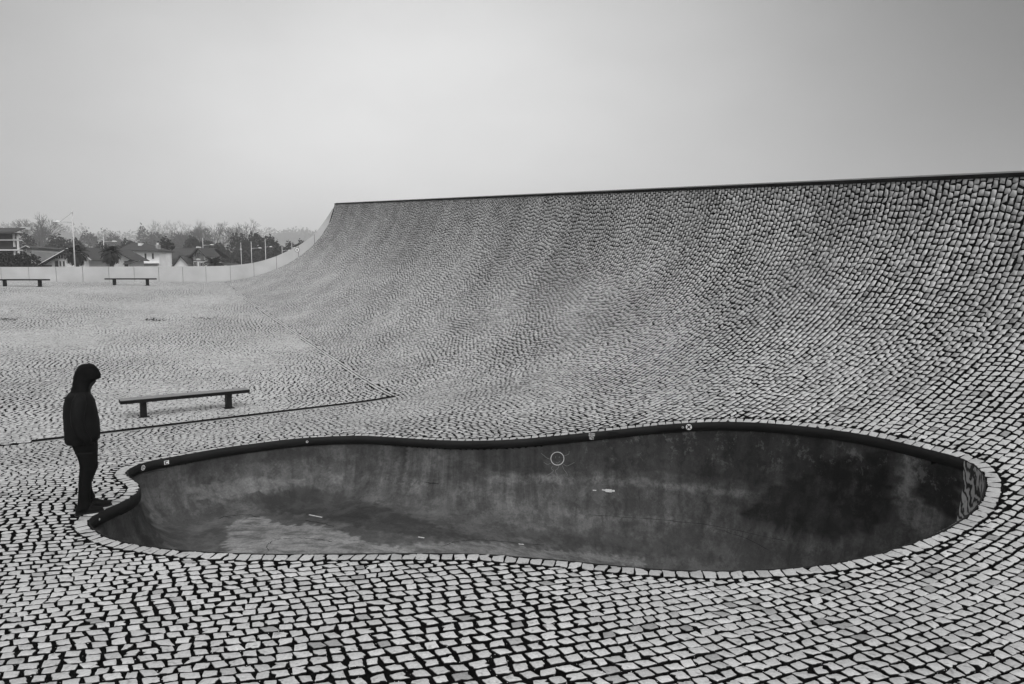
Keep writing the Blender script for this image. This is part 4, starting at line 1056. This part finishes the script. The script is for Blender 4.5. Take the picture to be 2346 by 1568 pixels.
# balcony block at the far left
h = House(0, 92, 'balcony house with dark recessed storeys and white columns at the left edge')
h.box('wall', -70, 26, None, 534, .9, 1.8, M_shade)
for px in (-55, -25, 35.5, 43.8): h.box('column', px, px + 1.9, None, 533.5, .0, .28, M_plaster)
for py in (549, 572): 
    h.box('balcony_slab', -70, 46.5, py + 2.6, py, -.25, .89, M_trim)
m = MB(); m.prism([(h.X(-80), -1.0, h.Z(534.5)), (h.X(51.5), -1.0, h.Z(534.5)), (h.X(48), 1.5, h.Z(522.5)), (h.X(-80), 1.5, h.Z(522.5))], (0, 0, .12)); 
m.prism([(h.X(51.5), -1.0, h.Z(534.5)), (h.X(-80), -1.0, h.Z(534.5)), (h.X(-80), 1.6, h.Z(534.5)), (h.X(51.5), 1.6, h.Z(534.5))], (0, 0, -.1)); rf = m.build('roof', M_roof, h.t)
h.box('chimney', 27, 39, 523, 517.5, 2.2, 3.2, M_trim, rf)
h.box('railing', -70, 45, 571.9, 566, -.22, -.18, M_shade)
# small gable behind
h = House(62, 104, 'small pale gabled house half hidden behind the hedge and the big tiled roof')
h.poly('wall', [(55, 640), (78, 640), (78, 576), (69, 566.5), (55, 574)], 0, 7, mat('grey_plaster', .30, .8, .1, .1, 1))
m = MB()
for s_ in ([(52, 572.0), (70, 563.4), (70, 565.0), (52, 573.6)], [(70, 563.4), (79, 567.6), (79, 569.2), (70, 565.0)]): m.prism([(h.X(a), -.6, h.Z(b)) for a, b in s_], (0, 8, 0))
rf = m.build('roof', M_roof, h.t)
m = MB()
for s_ in ([(52, 571.8), (70, 563.2), (70, 564.3), (52, 572.9)], [(70, 563.2), (79, 567.4), (79, 568.5), (70, 564.3)]): m.prism([(h.X(a), -.68, h.Z(b)) for a, b in s_], (0, .07, 0))
o = m.build('barge_board', M_trim, rf); h.window(62.5, 65.5, 577, 571)
# big low gabled house
def gable_house(h, L, A, Rr, wl, wr, eave_over, dep, ridge_left=None, barge=True, wall=M_plaster, back_poly=None):
    """gable towards the camera: L/A/Rr = left foot, apex, right foot of the roof line in photo pixels"""
    y0 = 0.0
    def ly(p, q, x): return p[1] + (q[1] - p[1]) * (x - p[0]) / (q[0] - p[0])
    o = h.poly('wall', [(wl, 660), (wr, 660), (wr, ly(A, Rr, wr) + 1.2), (A[0], A[1] + 1.6), (wl, ly(L, A, wl) + 1.2)], y0, dep, wall)
    th = 1.3
    m = MB()
    m.prism([(h.X(a), -eave_over, h.Z(b)) for a, b in (L, A, (A[0], A[1] + th), (L[0], L[1] + th))], (0, dep + eave_over, 0))
    m.prism([(h.X(a), -eave_over, h.Z(b)) for a, b in (A, Rr, (Rr[0], Rr[1] + th), (A[0], A[1] + th))], (0, dep + eave_over, 0))
    rf = m.build('roof', M_roof, h.t)
    if barge:
        m = MB(); bt_ = 1.5
        m.prism([(h.X(a), -eave_over - .08, h.Z(b)) for a, b in ((L[0], L[1] - .3), (A[0], A[1] - .3), (A[0], A[1] + bt_), (L[0], L[1] + bt_))], (0, .07, 0))
        m.build('barge_board', M_trim if barge == 1 else M_timber, rf)
        m = MB(); m.prism([(h.X(a), -eave_over - .08, h.Z(b)) for a, b in ((A[0], A[1] - .3), (Rr[0], Rr[1] - .3), (Rr[0], Rr[1] + bt_), (A[0], A[1] + bt_))], (0, .07, 0))
        m.build('barge_board', M_trim if barge == 1 else M_timber, rf)
    return rf
h = House(150, 84, 'large low house with a sweeping tiled roof and white barge boards behind the first palm')
rf = gable_house(h, (88, 614), (178, 565), (222, 596), 104, 206, .9, 5)
m = MB(); m.add([(h.X(40), 3.5, h.Z(601)), (h.X(92), -.6, h.Z(612)), (h.X(178), -.6, h.Z(565.8)), (h.X(178), 5, h.Z(564.9)), (h.X(92), 6, h.Z(564.5)), (h.X(40), 5, h.Z(600))], [(0, 1, 2, 3, 4, 5)])
m.add([(h.X(40), 3.5, h.Z(603)), (h.X(92), -.6, h.Z(614)), (h.X(178), -.6, h.Z(568)), (h.X(178), 5, h.Z(567)), (h.X(92), 6, h.Z(566)), (h.X(40), 5, h.Z(602))], [(5, 4, 3, 2, 1, 0)])
o = m.build('side_roof', M_roof, h.t)
h.box('timber_panel', 128, 160, 592.5, 583, -.06, -.002, M_timber)
for px in np.linspace(131, 196, 12): h.box('timber_stud', px, px + 1.1, 594, 578 + abs(px - 172) * .25, -.12, -.061, M_trim if px < 160 else M_timber)
h.box('door', 128, 136, 640, 597, -.05, -.002, M_shade); 
for a in (138, 146): h.window(a, a + 6, 611, 598)
h.box('arch_opening', 97, 121, 640, 607.5, -.05, -.002, M_shade)
h.window(186, 190, 611, 598)
# house behind with tiled roof between the palms
h = House(222, 100, 'tiled house between the two palms with a plain pale wall below its roof')
h.box('wall', 201, 250, None, 590, 0, 7, mat('grey_plaster', .34, .8, .1, .1, 1))
m = MB(); m.prism([(h.X(198), -.6, h.Z(592)), (h.X(252), -.6, h.Z(592)), (h.X(250), 4, h.Z(570)), (h.X(200), 4, h.Z(570))], (0, 0, .12)); m.prism([(h.X(200), 4.01, h.Z(570)), (h.X(250), 4.01, h.Z(570)), (h.X(252), 8, h.Z(592)), (h.X(198), 8, h.Z(592))], (0, 0, .12)); m.build('roof', M_roof, h.t)
h.box('ridge_cap', 224, 236, 569.6, 568.2, 3.7, 4.3, M_trim)
h.window(240, 246, 606, 597)
# gabled porch house right of the second palm
h = House(290, 88, 'pale gabled house with a dark sloping eave right of the second palm')
gable_house(h, (248, 593), (268, 571), (312, 596), 252, 298, .8, 3.5, barge=2)
h.box('door', 287, 295.5, 640, 598.5, -.05, -.002, M_shade)
h.box('wall_panel', 272.5, 286, 640, 598, -.04, -.002, M_trim)
m = MB(); m.prism([(h.X(299), -1.6, h.Z(607)), (h.X(313), -1.6, h.Z(607)), (h.X(323), -.1, h.Z(597.4)), (h.X(299), -.1, h.Z(597.4))], (0, 0, .07)); o = m.build('awning', M_shade, h.t)
m = MB(); m.box(h.X(299), h.X(323), -.12, -.02, h.Z(598), h.Z(596.4)); o2 = m.build('awning_box', M_trim); o2.parent = o
# white two storey house
h = House(330, 96, 'white two storey house with a hipped tiled roof and two chimneys')
h.box('wall', 290, 367.2, None, 574.2, 0, 3.5, M_plaster)
m = MB(); E = [(h.X(280), -.7, h.Z(573)), (h.X(373), -.7, h.Z(575.2)), (h.X(369), 4.2, h.Z(574)), (h.X(280), 4.2, h.Z(573))]; Rg = [(h.X(289), 1.9, h.Z(554.5)), (h.X(315), 1.9, h.Z(554.5))]
E2 = [(a, b, c - .14) for a, b, c in E]
m.add(E + Rg + E2, [(0, 1, 5, 4), (1, 2, 5), (2, 3, 4, 5), (3, 0, 4), (6, 9, 8, 7), (0, 6, 7, 1), (1, 7, 8, 2), (2, 8, 9, 3), (3, 9, 6, 0)]); rf = m.build('roof', M_roof, h.t)
h.box('chimney', 312.8, 320.5, 571, 557, .8, 1.5, M_trim, rf); h.box('chimney', 355, 361, 572, 560.5, .6, 1.2, mat('old_chimney', .4, .8, .1, .4, 2), rf)
h.box('chimney_pot', 356.2, 359, 560.4, 556, .75, 1.05, M_trim, rf)
for a in (333.5, 350.2): 
    w_ = h.window(a, a + 6, 594.4, 580); h.box('window_sill', a - .6, a + 6.6, 595.4, 594.4, -.14, .02, M_trim, w_)
h.box('canopy', 327.5, 366.5, 604.6, 602.6, -1.1, -.0, M_trim)
h.box('garage_door', 331, 363, 640, 606.5, -.05, -.003, M_trim)
# timbered house on the right
h = House(420, 100, 'timbered house with a long dark tiled roof, pale gables and a white chimney')
h.box('wall', 368, 449, None, 586, 2.5, 9, M_plaster)
m = MB(); m.prism([(h.X(366), -.4, h.Z(606)), (h.X(402), -.4, h.Z(606)), (h.X(424), 1.0, h.Z(586)), (h.X(452), 1.4, h.Z(585.8)), (h.X(467), 4.8, h.Z(567.8)), (h.X(366), 4.8, h.Z(568.2))], (0, 0, .14)); 
m.prism([(h.X(366), 4.81, h.Z(568.2)), (h.X(467), 4.81, h.Z(567.8)), (h.X(467), 9.6, h.Z(586)), (h.X(366), 9.6, h.Z(586))], (0, 0, .14)); rf = m.build('roof', M_roof, h.t)
h.box('chimney', 422, 428.6, 570, 562.3, 4.2, 5.0, M_trim, rf)
h.box('lower_wall', 368, 401, None, 606.6, -.2, 2.4, M_plaster)
m = MB(); m.prism([(h.X(a), -.25, h.Z(b)) for a, b in ((402, 660), (434, 660), (434, 603), (419, 588), (402, 607))], (0, 2.7, 0)); m.build('gable_wall', M_plaster, h.t)
m = MB()
for pp in ([(399, 611), (419, 584.8), (419, 587.6), (401, 611.6)], [(419, 584.8), (440.5, 606), (436, 606.6), (419, 587.6)]): m.prism([(h.X(a), -.7, h.Z(b)) for a, b in pp], (0, 3.4, 0))
m.build('porch_roof', M_roof, h.t)
m = MB(); m.prism([(h.X(a), -.6, h.Z(b)) for a, b in ((448.5, 660), (475, 660), (475, 583), (463, 572), (448.5, 585))], (0, 3.0, 0)); gw = m.build('timbered_gable', M_plaster, h.t)
m = MB()
for pp in ([(444, 588), (463.5, 568.6), (463.5, 571.4), (446, 589.4)], [(463.5, 568.6), (482, 588), (479.5, 588.6), (463.5, 571.4)]): m.prism([(h.X(a), -1.3, h.Z(b)) for a, b in pp], (0, 5.6, 0))
m.build('gable_roof', M_roof, h.t)
for px in (449.2, 452, 454.4, 466.5, 469, 471.5): h.box('timber_stud', px, px + .8, 597, 581, -.68, -.601, M_timber)
h.box('timber_beam', 448.5, 475, 598.6, 597, -.72, -.602, M_timber)
for a, b, lo, hi in ((457.5, 463.5, 593, 579), (450, 456, 611, 600), (465, 470, 611, 602)): 
    w_ = h.window(a, b, lo, hi, -.63)
    h.box('shutter', a - 1.8, a - .1, lo, hi, -.70, -.655, M_timber, w_); h.box('shutter', b + .1, b + 1.8, lo, hi, -.70, -.655, M_timber, w_)
# small white roof by the third palm
h = House(513, 96, 'small low house with a white edged roof right of the third palm')
gable_house(h, (502, 610.5), (514, 602.5), (526, 611), 505, 523, .5, 5)
# fence-like hedge at the left
hd = empty('hedge', (hx(30, 74), 74, TG), 0, 'dark clipped hedge behind the parapet at the left edge', 'hedge')
wz = hz(601, 74) - TG; wx = (hx(84, 74) - hx(-60, 74)) / 2
leaf_cloud('foliage', [(-wx * .15 + x * wx * .28, 0, wz * .5, wx * .3, 1.1, wz * .52) for x in range(-3, 4)] + [(-wx * .9 + x * wx * .3, 1.5, wz * .8, wx * .3, 1.1, wz * .50) for x in range(0, 5)], 9000, .16, mat('hedge_leaves', .012, .9, .05, .5, 1), hd)
m = MB(); m.tube([(-2, 0, 0), (-2, 0, wz * .6)], .06, 6); m.build('stem', M_bark, hd)

# ------------------------------------------------------------------ palms
def palm(px, py, Y, wpx, label, trunk_h, nf=46):
    x = hx(px, Y); zt = hz(py, Y) - TG; w_ = wpx / F * Y / 2; t = empty('palm_tree', (x, Y, TG), random.random(), label, 'palm tree', 'palms in front of the houses')
    zc = zt - w_ * .80
    m = MB(); m.tube([(0, 0, 0), (.05, 0, zc * .5), (0, 0, zc)], [.28, .22, .26], 9); m.build('trunk', M_bark, t)
    for k in range(nf):
        a = k * 2.399; el = R(85 - 125 * (k / nf)); L = w_ * random.uniform(.95, 1.15); P = []
        p = Vector((0, 0, zc)); e = el
        for j in range(9):
            P.append(p.copy()); p = p + Vector((math.cos(a) * math.cos(e), math.sin(a) * math.cos(e), math.sin(e))) * L / 8; e -= R(9 + 4 * (j / 8)) 
        m = MB(); m.tube(P, [.03 * (1 - .09 * j) for j in range(9)], 3, False)
        side = Vector((-math.sin(a), math.cos(a), 0))
        for j in range(1, 9):
            for q in (0, .33, .66):
                if j == 8 and q: continue
                c = P[j].lerp(P[min(j + 1, 8)], q); tdir = (P[min(j + 1, 8)] - P[j - 1]).normalized(); ll = w_ * .30 * math.sin(math.pi * min(1, (j + q) / 9.3)) + .1
                for sg in (-1, 1):
                    tip = c + side * sg * ll * .85 + tdir * ll * .55 - Vector((0, 0, ll * .35)); wv = tdir * .05
                    m.add([c - wv, c + wv, tip], [(0, 1, 2)])
        m.build('frond', M_palm, t)
palm(177, 560, 77, 54, 'dense palm in front of the large low house, beside the tallest lamp', 3)
palm(257, 560, 80, 50, 'dense palm right of the second lamp, partly hiding the pale gable', 3)
palm(492, 586, 88, 52, 'palm with drooping fronds right of the timbered gable', 2)

# ------------------------------------------------------------------ the man
def person():
    foot = at_z(200, 1172, 0); gx0, gy0 = foot[0], foot[1]
    g = tz(gx0, gy0) + .004
    k0 = (Matrix.Translation((gx0, gy0, g)) @ Matrix.Rotation(R(-6), 4, 'Z'))
    root = empty('person', (gx0, gy0, g), R(31), 'man in black hooded jacket and jeans looking down into the pool, hands in pockets', 'person')
    # local frame: +x the way he faces, +y away from the camera, z up; s = metres per traced unit
    S = 1.78 / 1345.
    def zc(zx, zy): return ((zx - 318) * S, (1465 - zy) * S)
    # --- body: one continuous skinned figure
    me = bpy.data.meshes.new('body'); vs_ = []; es = []; rad = []
    def v(x, y, z, r, par=None):
        vs_.append((x, y, z)); rad.append((r, r) if not hasattr(r, '__len__') else r)
        if par is not None: es.append((par, len(vs_) - 1))
        return len(vs_) - 1
    pel = v(-.02, 0, .93, (.12, .15)); ab = v(-.025, 0, 1.08, (.11, .14), pel); ch = v(-.035, 0, 1.26, (.10, .13), ab); up_ = v(-.05, 0, 1.40, (.06, .09), ch)
    nk = v(-.005, 0, 1.49, .055, up_); hd1 = v(.035, 0, 1.57, .075, nk); hd2 = v(.045, 0, 1.66, .095, hd1); hd3 = v(.03, 0, 1.725, .06, hd2)
    jaw = v(.085, 0, 1.565, .045, hd1); nose = v(.135, 0, 1.60, .014, hd2)
    for sy in (-1, 1):
        hp = v(-.01, sy * .09, .88, .08, pel); fx = .0 if sy < 0 else .07
        kn = v(.005 + fx * .45, sy * .098, .50, .045, hp); cf = v(-.02 + fx * .5, sy * .098, .34, .042, kn); an = v(-.045 + fx, sy * .10, .10, .032, cf)
        hl = v(-.055 + fx, sy * .10, .055, .024, an); ba = v(.05 + fx, sy * .105, .045, .020, hl); to = v(.10 + fx, sy * .11, .042, .014, ba)
        sh = v(-.055, sy * .16, 1.37, .055, up_); el = v(-.09, sy * .235, 1.12, .045, sh); wr = v(.02, sy * .19, .92, .030, el); pa = v(.045, sy * .125, .86, (.022, .038), wr)
        for q in range(4):
            f1 = v(.055 - .022 * q + .02, sy * (.115 + .004 * q), .82, .010, pa); v(.05 - .022 * q + .018, sy * .110, .785 + .006 * q, .009, f1)
        t1 = v(.085, sy * .12, .855, .011, pa); v(.09, sy * .11, .825, .010, t1)
    me.from_pydata(vs_, es, []); me.update()
    tmp = bpy.data.objects.new('tmp', me); COL.objects.link(tmp)
    mod = tmp.modifiers.new('skin', 'SKIN'); 
    for i, r_ in enumerate(rad): me.skin_vertices[0].data[i].radius = r_
    for i in range(len(rad)): me.skin_vertices[0].data[i].use_root = (i == 0)
    tmp.modifiers.new('sub', 'SUBSURF').levels = 2
    dg = bpy.context.evaluated_depsgraph_get(); bm_ = bpy.data.meshes.new_from_object(tmp.evaluated_get(dg)); bm_.name = 'body'
    bpy.data.objects.remove(tmp); bm_.materials.clear(); body = link('body', bm_, M_skin, root, True)
    # --- clothes: lofts that follow the traced outline, front/back edges per height, half width in depth
    N = 20
    def ring_(xb, xf, zz, hw, tilt=0.0, sq=2.3, wob=0.0, ph=0.0, cy=0.0):
        cx, rx = (xb + xf) / 2, (xf - xb) / 2; out = []
        for k in range(N):
            a = 2 * math.pi * k / N; ca, sa = math.cos(a), math.sin(a)
            px_ = abs(ca) ** (2 / sq) * math.copysign(1, ca); py_ = abs(sa) ** (2 / sq) * math.copysign(1, sa)
            w_ = 1 + wob * math.sin(3 * a + ph) + wob * .6 * math.sin(7 * a + ph * 2)
            out.append(Vector((cx + rx * px_ * w_, cy + hw * py_ * w_, zz + tilt * px_ * rx)))
        return out
    def from_trace(rows, wob=.012): # rows: (zy, back zx, front zx, half width, tilt)
        rr_ = []
        for i, (zy, b, f_, hw, tl) in enumerate(rows):
            xb = zc(b, 0)[0]; xf = zc(f_, 0)[0]; rr_.append(ring_(xb, xf, zc(0, zy)[1], hw, tl, 2.3, wob, i * 1.7))
        return rr_
    def refine(rows, k=3):
        a = np.array(rows, float); out = []
        for i in range(len(a) - 1):
            p0, p1, p2, p3 = a[max(i - 1, 0)], a[i], a[i + 1], a[min(i + 2, len(a) - 1)]
            for j in range(k):
                t = j / k; out.append(tuple(.5 * ((2 * p1) + (-p0 + p2) * t + (2 * p0 - 5 * p1 + 4 * p2 - p3) * t * t + (-p0 + 3 * p1 - 3 * p2 + p3) * t ** 3)))
        out.append(tuple(a[-1])); return out
    jk = [(345, 225, 335, .10, 0), (375, 180, 350, .17, 0), (410, 155, 375, .205, 0), (460, 138, 397, .215, 0), (540, 130, 413, .215, 0), (620, 131, 428, .21, 0),
          (700, 135, 435, .21, 0), (770, 138, 436, .205, 0), (800, 140, 428, .20, .02), (822, 152, 412, .19, .05)]
    m = MB(); m.loft(from_trace(refine(jk), .010)); jo = m.build('jacket', M_coat, root, True)
    for sy in (-1, 1):                            # sleeves, hanging and bent to the pocket
        m = MB(); path = [(-.06, .130, 1.415, .075), (-.07, .190, 1.34, .082), (-.085, .215, 1.22, .078), (-.085, .225, 1.11, .072), (-.055, .222, 1.00, .064), (-.005, .200, .92, .056), (.025, .170, .875, .050)]
        rr_ = []
        for i, (x, y, z, r_) in enumerate(path):
            nx = path[min(i + 1, 6)]; pv = path[max(i - 1, 0)]; tdir = Vector((nx[0] - pv[0], (nx[1] - pv[1]) * sy, nx[2] - pv[2])).normalized(); a_ = tdir.cross(Vector((0, 1, 0))).normalized(); b_ = a_.cross(tdir)
            rr_.append([Vector((x, y * sy, z)) + (a_ * math.cos(q) + b_ * math.sin(q)) * r_ * (1 + .05 * math.sin(3 * q + i * 2.1)) for q in np.linspace(0, 2 * math.pi, 12, endpoint=False)])
        m.loft(rr_); s_ = m.build('sleeve', M_coat, None, True); s_.parent = jo
    m = MB(); m.loft(from_trace([(798, 190, 408, .155, 0), (838, 200, 405, .155, .0), (846, 205, 402, .15, 0)], .01)); m.build('shirt_hem', M_shirt, root, True)
    # trousers: seat plus two legs in one cloth
    def leg(rows, cy):
        rr_ = []
        for i, (zy, b, f_, hw) in enumerate(rows): rr_.append(ring_(zc(b, 0)[0], zc(f_, 0)[0], zc(0, zy)[1], hw, 0, 2.1, .02, i * 1.3, cy))
        return rr_
    m = MB(); m.loft(from_trace([(820, 192, 412, .165, 0), (870, 205, 413, .17, 0), (920, 228, 412, .165, 0), (950, 245, 405, .14, 0)], .01))
    nearl = [(900, 222, 405, .088), (950, 245, 400, .088), (1030, 262, 400, .082), (1085, 256, 398, .074), (1150, 252, 372, .072), (1230, 248, 352, .070), (1330, 243, 345, .066), (1390, 240, 340, .068), (1422, 238, 336, .070)]
    farl = [(900, 240, 413, .088), (950, 262, 412, .088), (1030, 290, 412, .082), (1085, 292, 412, .074), (1150, 286, 380, .070), (1230, 284, 356, .068), (1300, 290, 366, .066), (1350, 296, 386, .068), (1368, 298, 384, .068)]
    m.loft(leg(refine(nearl, 2), -.095)); m.loft(leg(refine(farl, 2), .095)); m.build('jeans', M_jean, root, True)
    # shoes
    def shoe(x0, x1, z0, y, yaw):
        r = empty('shoe', (0, 0, 0)); return r
    for (b, f_, zy, cy, tw) in ((222, 452, 1462, -.10, .10), (318, 523, 1412, .115, -.03)):
        xb, xf = zc(b, 0)[0], zc(f_, 0)[0]; L = xf - xb; z0 = .0; rr_ = []
        for t, hw, hh in ((0, .022, .055), (.06, .036, .085), (.2, .041, .098), (.36, .040, .094), (.5, .043, .074), (.66, .049, .056), (.82, .048, .045), (.94, .036, .036), (1.0, .014, .022)):
            x = xb + L * t; yc = cy + tw * (t - .3) * L; R_ = []
            for k in range(12):
                a = 2 * math.pi * k / 12; R_.append(Vector((x, yc + hw * math.cos(a), z0 + .022 + max(-.010, math.sin(a) * hh))))
            rr_.append(R_)
        m = MB(); m.loft(rr_); s_ = m.build('shoe', M_shoe, root, True)
        rr_ = []
        for t, hw in ((0, .026), (.06, .039), (.2, .043), (.36, .042), (.5, .046), (.66, .052), (.82, .051), (.94, .040), (1.01, .016)):
            x = xb - .004 + (L + .01) * t; yc = cy + tw * (t - .3) * L; rr_.append([Vector((x, yc - hw, z0)), Vector((x, yc + hw, z0)), Vector((x, yc + hw, z0 + .020)), Vector((x, yc - hw, z0 + .020))])
        m = MB(); m.loft(rr_); q = m.build('sole', M_sole, None); q.parent = s_
        m = MB(); bx = xb + L * .55
        for dy, dz in ((-.03, .012), (.03, .016)): m.tube([(bx, cy, .085), (bx + .02, cy + dy, .10 + dz), (bx + .05, cy + dy * 1.5, .088)], .003, 5)
        q = m.build('lace', M_sole, None); q.parent = s_
    # hood: open in front, pulled low over the brow, gathered round the neck
    hood_rows = [(118, 318, 362, .03, .0), (124, 292, 385, .062, -.05), (140, 268, 408, .088, -.12), (165, 252, 430, .098, -.15), (195, 240, 444, .102, -.20), (222, 228, 446, .103, -.22),
                 (250, 218, 425, .108, -.10), (285, 211, 385, .107, .05), (320, 205, 362, .112, .08), (350, 195, 352, .13, .05), (385, 190, 350, .15, 0)]
    m = MB(); m.loft(from_trace(refine(hood_rows, 3), .018)); m.build('hood', M_hood, root, True)
    # brim lip, face profile under it
    fc = [(230, 360, 432, .050, 0), (245, 350, 424, .056, 0), (262, 340, 407, .060, 0), (275, 330, 404, .060, 0), (282, 330, 411, .056, 0), (290, 325, 399, .058, 0), (300, 320, 396, .056, 0), (308, 318, 388, .052, 0), (320, 312, 378, .048, 0)]
    rr_ = []
    for i, (zy, b, f_, hw, tl) in enumerate(fc):
        xb, xf = zc(b, 0)[0], zc(f_, 0)[0]; ring = []
        for k in range(16):
            a = 2 * math.pi * k / 16; ca, sa = math.cos(a), math.sin(a); nw = .35 if (zy in (275, 282, 290) and ca > .9) else 1
            ring.append(Vector(((xb + xf) / 2 + (xf - xb) / 2 * ca * (1 if ca < .9 or zy not in (282,) else 1), hw * sa * nw, zc(0, zy)[1])))
        rr_.append(ring)
    m = MB(); m.loft(rr_); m.build('face', M_skin, root, True)
    for sy in (-1, 1):
        m = MB(); x, z = zc(402, 258); c = Vector((x - .004, sy * .028, z)); rr_ = [[c + Vector((math.sin(t_) * .0, 0, 0)) + Vector((math.cos(t_) * .010, math.sin(t_) * .012 * math.cos(a), math.sin(t_) * .012 * math.sin(a))) for a in np.linspace(0, 6.283, 8, endpoint=False)] for t_ in (1.5, 1.0, .5, .12)]
        m.loft(rr_); m.build('eye', M_skin, root, True)
    for ob in root.children_recursive:
        if ob.type == 'MESH':
            n_ = len(ob.data.vertices); co = np.empty(n_ * 3, np.float32); ob.data.vertices.foreach_get('co', co); co = co.reshape(-1, 3)
            co[:, 0] = co[:, 0] * .93 + co[:, 2] * .038; ob.data.vertices.foreach_set('co', co.ravel()); ob.data.update()
    return root
person()

# ------------------------------------------------------------------ misty air
m = MB(); m.box(-1900, 1900, -40, 1900, -3.6, 140)
hm = bpy.data.materials.new('misty_air'); hm.use_nodes = True; t = hm.node_tree; t.nodes.clear()
pv = t.nodes.new('ShaderNodeVolumePrincipled'); pv.inputs['Color'].default_value = (.95, .95, .95, 1); pv.inputs['Density'].default_value = HAZE = 0.0008; pv.inputs['Anisotropy'].default_value = 0.0
ou = t.nodes.new('ShaderNodeOutputMaterial'); t.links.new(pv.outputs[0], ou.inputs['Volume'])
o = m.build('haze', hm); tag(o, kind='stuff')
